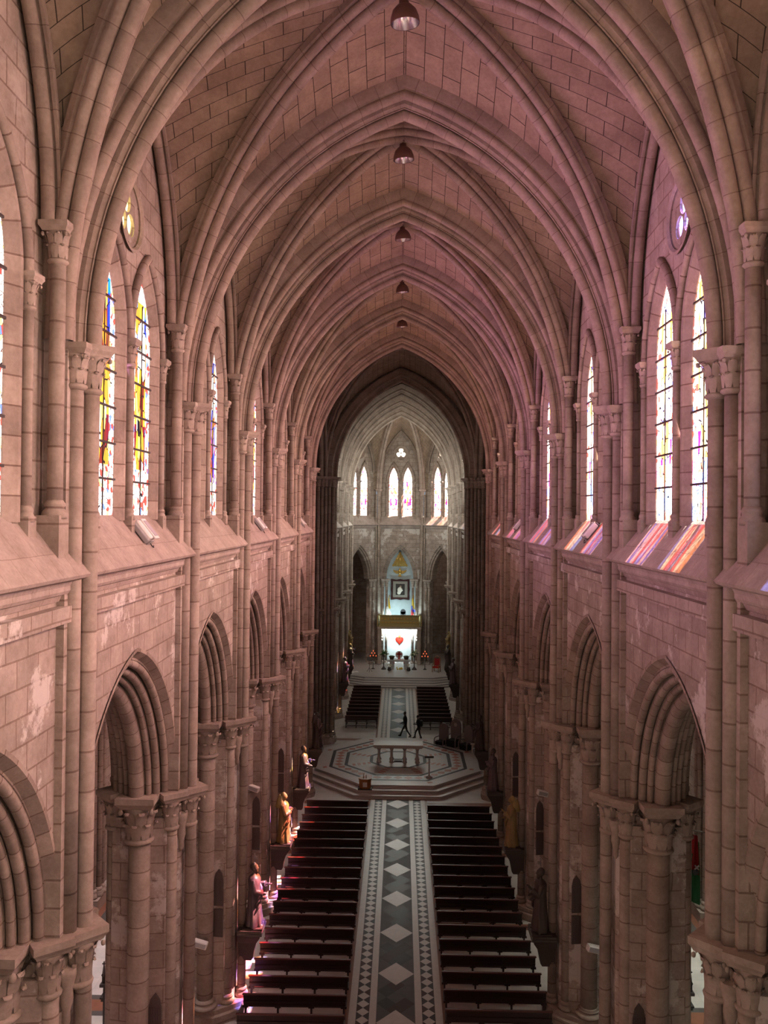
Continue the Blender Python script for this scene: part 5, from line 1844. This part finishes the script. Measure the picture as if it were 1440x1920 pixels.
mb = MB(); framering(wavy(0.75, 0.85, 0), wavy(0.46, 0.56, 0), 0.10, 0.03); mb.obj('inner_frame', M['silver'], t)
mb = MB(); mb.box((0, 0.10, 0), (0.98, 0.03, 1.18)); cv = mb.obj('canvas', M['canvas_dark'], t)
mb = MB()
mb.ball((-0.03, 0.075, -0.05), 0.26, 12, sy=0.08, sz=1.1); mb.ball((-0.12, 0.075, -0.34), 0.20, 10, sy=0.08, sz=0.9); mb.ball((0.20, 0.07, -0.10), 0.07, 8, sy=0.2)
mb.obj('painted_robe', M['canvas_white'], cv)
mb = MB(); mb.ball((0.03, 0.075, 0.30), 0.10, 10, sy=0.15, sz=1.2); mb.obj('painted_face', M['face'], cv)

mb = MB()
pts = [(-0.80, -0.62)]
for i in range(13):
    u = i / 12
    pts.append((-0.80 + 1.6 * u, -0.62 - 0.07 * (i % 2)))
pts += [(0.80, -0.62)]
for i in range(1, 10):
    u = i / 10
    pts.append((0.80 * (1 - u) + (0.03 if i % 2 else -0.03), -0.62 + 1.5 * u))
pts += [(0, 0.88)]
for i in range(9, 0, -1):
    u = i / 10
    pts.append((-0.80 * (1 - u) - (0.03 if i % 2 else -0.03), -0.62 + 1.5 * u))
a = [mb.v((x, 0, z)) for x, z in pts]
c0 = mb.v((0, -0.12, 0.0))
for i in range(len(a)):
    mb.f([a[i], a[(i + 1) % len(a)], c0])
for k in range(9):
    u = -0.6 + 0.15 * k
    mb.tube([(0, -0.10, 0.55), (u, -0.07, -0.60)], [0.015, 0.035], 6)
mb.ball((0, -0.12, 0.05), 0.16, 10, sy=0.5)
o = mb.obj('gilded_sunburst', M['gold']); o.location = (0, 84.62, 11.05)
tag(o, 'triangular gilded ray relief at the top of the apse niche', 'relief')
mb = MB()
mb.ball((0, -0.05, 0), 0.17, 12, sy=0.6, sz=1.5); mb.ball((0, -0.08, 0.28), 0.10, 10)
mb.tube([(0, -0.1, 0.28), (0.0, -0.2, 0.25)], [0.03, 0.01], 6)
for s in (-1, 1):
    wp = [(s * 0.08, -0.05, 0.12), (s * 0.40, -0.05, 0.10), (s * 0.72, -0.05, 0.20), (s * 0.60, -0.05, -0.02), (s * 0.45, -0.05, -0.14), (s * 0.25, -0.05, -0.22), (s * 0.08, -0.05, -0.2)]
    a = [mb.v(p) for p in wp]; b = [mb.v((x, y + 0.06, z)) for x, y, z in wp]
    mb.f(a); mb.f(b[::-1])
    for i in range(len(a)):
        j = (i + 1) % len(a)
        mb.f([a[i], a[j], b[j], b[i]])
tp = [(-0.05, -0.05, -0.2), (0.05, -0.05, -0.2), (0.2, -0.05, -0.46), (0, -0.05, -0.5), (-0.2, -0.05, -0.46)]
mb.f([mb.v(p) for p in tp])
o = mb.obj('gilded_dove', M['gold']); o.location = (0, 84.6, 9.85)
tag(o, 'gilded dove with spread wings under the triangular relief', 'relief')

def furled(label, x, cols, y=83.3):
    t = thing('furled_flag', label, 'flag', (x, y, 4.68), 0)
    mb = MB(); mb.cyl((0, 0), 0.025, 0.06, 2.75, 8); mb.lathe([(0.05, 2.72), (0.06, 2.80), (0.01, 2.95)], n=8); mb.obj('staff', M['gold'], t)
    mb = MB(); mb.lathe([(0.2, 0), (0.2, 0.06)], n=12); mb.obj('base', M['bronze'], t)
    for nm, mt, x0, x1, z0, z1 in cols:
        mb = MB()
        rows = []
        for i in range(9):
            a = i / 8
            rows.append([mb.v((x0 + (x1 - x0) * a * (0.35 + 0.65 * (1 - j / 8)) , 0.07 * math.sin(a * 11 + j * 0.2) - 0.05, z0 + (z1 - z0) * j / 8)) for j in range(9)])
        for i in range(8):
            for j in range(8):
                mb.f([rows[i][j], rows[i + 1][j], rows[i + 1][j + 1], rows[i][j + 1]], smooth=True)
        mb.obj(nm, mt, t)
    return t
furled('yellow and white furled flag standing on the balcony, left', -1.05, [('white_half', M['fwhite'], -0.25, 0.28, 0.9, 1.75), ('yellow_half', M['fyel'], -0.10, 0.16, 1.55, 2.65)])
furled('yellow, blue and red furled flag standing on the balcony, right', 1.38, [('yellow_band', M['fyel'], -0.13, 0.16, 1.5, 2.65), ('blue_band', M['fblue'], -0.20, 0.22, 1.25, 1.85), ('red_band', M['fred'], -0.22, 0.10, 0.85, 1.45)])
t = thing('balcony_chair', 'dark chair back showing above the gilt balcony', 'chair', (0.36, 83.4, 4.68))
mb = MB(); mb.box((0, 0, 0.48), (0.5, 0.5, 0.08)); mb.obj('seat', M['leather'], t)
mb = MB(); mb.lathe([(0.27, -0.03), (0.27, 0.03)], n=20, axis=Matrix.Translation((0, 0.25, 1.2)) @ Matrix.Rotation(R(90), 4, 'X')); mb.box((0, 0.25, 0.85), (0.54, 0.06, 0.75)); mb.obj('backrest', M['leather'], t)
for x in (-0.22, 0.22):
    for y in (-0.22, 0.22):
        mb = MB(); mb.box((x, y, 0.22), (0.05, 0.05, 0.44)); mb.obj('leg', M['leather'], t)

t = thing('heart_emblem', 'red heart with flame and small cross on the bright recess wall', 'emblem', (0.02, 84.55, 2.85))
mb = MB()
pts = []
for i in range(40):
    a = 2 * PI * i / 40
    pts.append((0.026 * 16 * math.sin(a) ** 3, 0.030 * (13 * math.cos(a) - 5 * math.cos(2 * a) - 2 * math.cos(3 * a) - math.cos(4 * a))))
for k, (sc, y) in enumerate(((1, 0.06), (1, -0.02), (0.75, -0.12), (0.3, -0.17))):
    row = [mb.v((x * sc, y, z * sc)) for x, z in pts]
    if k:
        for i in range(40):
            mb.f([prev[i], prev[(i + 1) % 40], row[(i + 1) % 40], row[i]], smooth=True)
    prev = row
mb.f(prev)
mb.obj('heart', M['red'], t)
mb = MB(); mb.lathe([(0.06, 0.28), (0.12, 0.38), (0.08, 0.52), (0.02, 0.66)], n=8, sy=0.5); mb.obj('flame', M['gold'], t)
mb = MB(); mb.box((0, 0, 0.82), (0.05, 0.05, 0.36)); mb.box((0, 0, 0.88), (0.24, 0.05, 0.05)); mb.obj('cross', M['bronze'], t)

t = thing('high_altar', 'white high altar table with cross shaped notch below the heart emblem', 'altar', (0, 80.2, ZF))
mb = MB(); mb.box((0, 0, 0.88), (2.25, 0.85, 0.12), bev=0.01); mb.box((0, 0, 0.79), (2.0, 0.7, 0.06)); mb.obj('slab', M['marble'], t)
for s in (-1, 1):
    mb = MB(); mb.box((s * 0.72, 0, 0.38), (0.40, 0.6, 0.76), bev=0.02); mb.obj('leg', M['stepm'], t)
for s in (-1, 1):
    t = thing('potted_plant', f'dark planted bowl on the {SN[s]} half of the high altar', 'pot', (s * 0.70, 80.2, ZF + 0.94), 0, 'altar bowls')
    mb = MB(); mb.lathe([(0.19, 0), (0.24, 0.2), (0.30, 0.24), (0.30, 0.29), (0.26, 0.28)], n=14); mb.obj('bowl', M['pot'], t)
    mb = MB()
    for k in range(9):
        a = k * 0.7
        mb.ball((0.16 * math.cos(a), 0.16 * math.sin(a), 0.30), 0.07, 6, sz=0.7)
    mb.obj('foliage', M['leaf'], t)
    t = thing('red_stool', f'red topped stool under the {SN[s]} end of the high altar', 'stool', (s * 0.66, 81.3, ZF), 0, 'altar stools')
    mb = MB(); mb.box((0, 0, 0.42), (0.44, 0.4, 0.16), bev=0.02); mb.obj('seat', M['red'], t)
    for x in (-0.17, 0.17):
        for y in (-0.15, 0.15):
            mb = MB(); mb.box((x, y, 0.17), (0.05, 0.05, 0.34)); mb.obj('leg', M['silver'], t)
    t = thing('flower_stand', f'tall stand of white lilies {("left", "right")[s > 0]} of the high altar', 'flowers', (s * 1.47, 80.0, ZF), 0, 'lily stands')
    mb = MB(); mb.lathe([(0.26, 0), (0.24, 0.05), (0.10, 0.22), (0.05, 0.30), (0.05, 1.15), (0.12, 1.25), (0.16, 1.42)], n=12); mb.obj('stand', M['bronze'], t)
    rn = random.Random(5 + s)
    mb = MB(); mb2 = MB()
    for k in range(34):
        a, e, r = rn.uniform(0, 2 * PI), rn.uniform(-0.3, 1.4), rn.uniform(0.26, 0.48)
        d = Vector((math.cos(a) * math.cos(e), math.sin(a) * math.cos(e), math.sin(e)))
        c0 = Vector((0, 0, 1.45)); p = c0 + d * r
        mb2.tube([c0, c0 + d * r * 0.6, p], [0.012, 0.045, 0.008], 5)
        if k % 2 == 0:
            for q in range(5):
                b = 2 * PI * q / 5
                u = d.orthogonal().normalized(); w = d.cross(u)
                tip = p + d * 0.05 + (u * math.cos(b) + w * math.sin(b)) * 0.085
                mb.tube([p, (p + tip) / 2 + d * 0.03, tip], [0.012, 0.03, 0.006], 5)
    mb.obj('lilies', M['petal'], t); mb2.obj('leaves', M['leaf'], t)
    t = thing('candle_cluster', f'cluster of glowing red votive candles on a stand, {SN[s]} of the lilies', 'candles', (s * 2.50, 80.2, ZF), 0, 'votive candle stands')
    mb = MB(); mb.lathe([(0.2, 0), (0.04, 0.1), (0.03, 1.1)], n=8)
    spots = [(-0.28, 0, 1.22), (0.28, 0, 1.22), (0, -0.1, 1.28), (-0.14, 0.05, 1.48), (0.14, 0.05, 1.48), (0, 0, 1.70)]
    for p in spots:
        mb.tube([(0, 0, 1.05), (p[0], p[1], p[2] - 0.10), (p[0], p[1], p[2] - 0.04)], 0.014, 6)
    mb.obj('stand', M['bronze'], t)
    for p in spots:
        mb = MB(); mb.lathe([(0.035, -0.03), (0.045, 0.01), (0.04, 0.07)], c=p, n=8); mb.obj('candle', M['candle'], t)
    t = thing('flower_vase', f'dark vase of pale flowers on the floor at the {SN[s]} front of the high altar', 'vase', (s * 0.92, 79.2, ZF), 0, 'floor vases')
    mb = MB(); mb.lathe([(0.12, 0), (0.2, 0.12), (0.14, 0.3), (0.16, 0.36)], n=12); mb.obj('vase', M['bronze'], t)
    mb = MB()
    for k in range(12):
        a = rn.uniform(0, 6.28); q = rn.uniform(0.05, 0.2)
        mb.ball((q * math.cos(a), q * math.sin(a), 0.42 + rn.uniform(0, 0.22)), 0.055, 6)
    mb.obj('flowers', M['petal'], t)
t = thing('standing_cross', 'red altar cross with white round disc behind, centre of the high altar', 'cross', (0, 80.25, ZF + 0.94))
mb = MB(); mb.box((0, 0, 0.38), (0.13, 0.06, 0.76)); mb.box((0, 0, 0.50), (0.50, 0.06, 0.13)); mb.box((0, 0, 0.02), (0.3, 0.2, 0.04)); mb.obj('cross', M['red'], t)
mb = MB(); mb.lathe([(0.36, 0), (0.36, 0.02)], n=24, axis=Matrix.Translation((0, 0.08, 0.42)) @ Matrix.Rotation(R(90), 4, 'X')); mb.obj('disc', M['white'], t)
mb = MB()
rn = random.Random(9)
for k in range(16):
    mb.ball((rn.uniform(-0.32, 0.32), rn.uniform(-0.1, 0.1), rn.uniform(0.0, 0.22)), 0.06, 6)
o = mb.obj('flower_spray', M['fyel']); o.location = (0.05, 79.65, ZF + 0.48)
tag(o, 'spray of yellow flowers hung on the front of the high altar', 'flowers')
o.location = (0.05, 79.62, ZF + 0.06)

t = thing('red_armchair', 'gilded armchair with red upholstery right of the altar', 'chair', (3.55, 79.0, ZF), R(-20))
mb = MB(); mb.box((0, 0, 0.46), (0.62, 0.58, 0.12), bev=0.02); mb.obj('seat', M['red'], t)
mb = MB(); mb.box((0, 0.27, 0.90), (0.5, 0.06, 0.70), bev=0.02); mb.obj('back_cushion', M['fred'], t)
mb = MB()
mb.tube([(-0.31, 0.3, 0), (-0.31, 0.3, 1.2), (-0.18, 0.3, 1.38), (0, 0.3, 1.48), (0.18, 0.3, 1.38), (0.31, 0.3, 1.2), (0.31, 0.3, 0)], 0.035, 8); mb.obj('back_frame', M['orange'], t)
for s in (-1, 1):
    mb = MB(); mb.tube([(s * 0.31, -0.28, 0), (s * 0.31, -0.28, 0.70), (s * 0.31, 0.3, 0.74)], 0.03, 8); mb.obj('arm', M['orange'], t)
t = thing('music_stand', 'thin folding music stand on tripod legs left of the altar', 'stand', (-2.80, 78.5, ZF))
mb = MB(); mb.tube([(0, 0, 0.25), (0, 0, 1.15)], 0.016, 6); mb.obj('pole', M['bronze'], t)
for k in range(3):
    a = 2 * PI * k / 3 + 0.5
    mb = MB(); mb.tube([(0, 0, 0.42), (0.28 * math.cos(a), 0.28 * math.sin(a), 0.01)], 0.014, 6); mb.obj('leg', M['bronze'], t)
mb = MB(); mb.box((0, 0, 1.25), (0.5, 0.03, 0.32), tilt=Matrix.Rotation(R(-25), 4, 'X')); mb.obj('desk', M['bronze'], t)

# long thin quads: no terminator offset
for o in bpy.data.objects:
    o.shadow_terminator_geometry_offset = 0.0
    o.shadow_terminator_shading_offset = 0.0
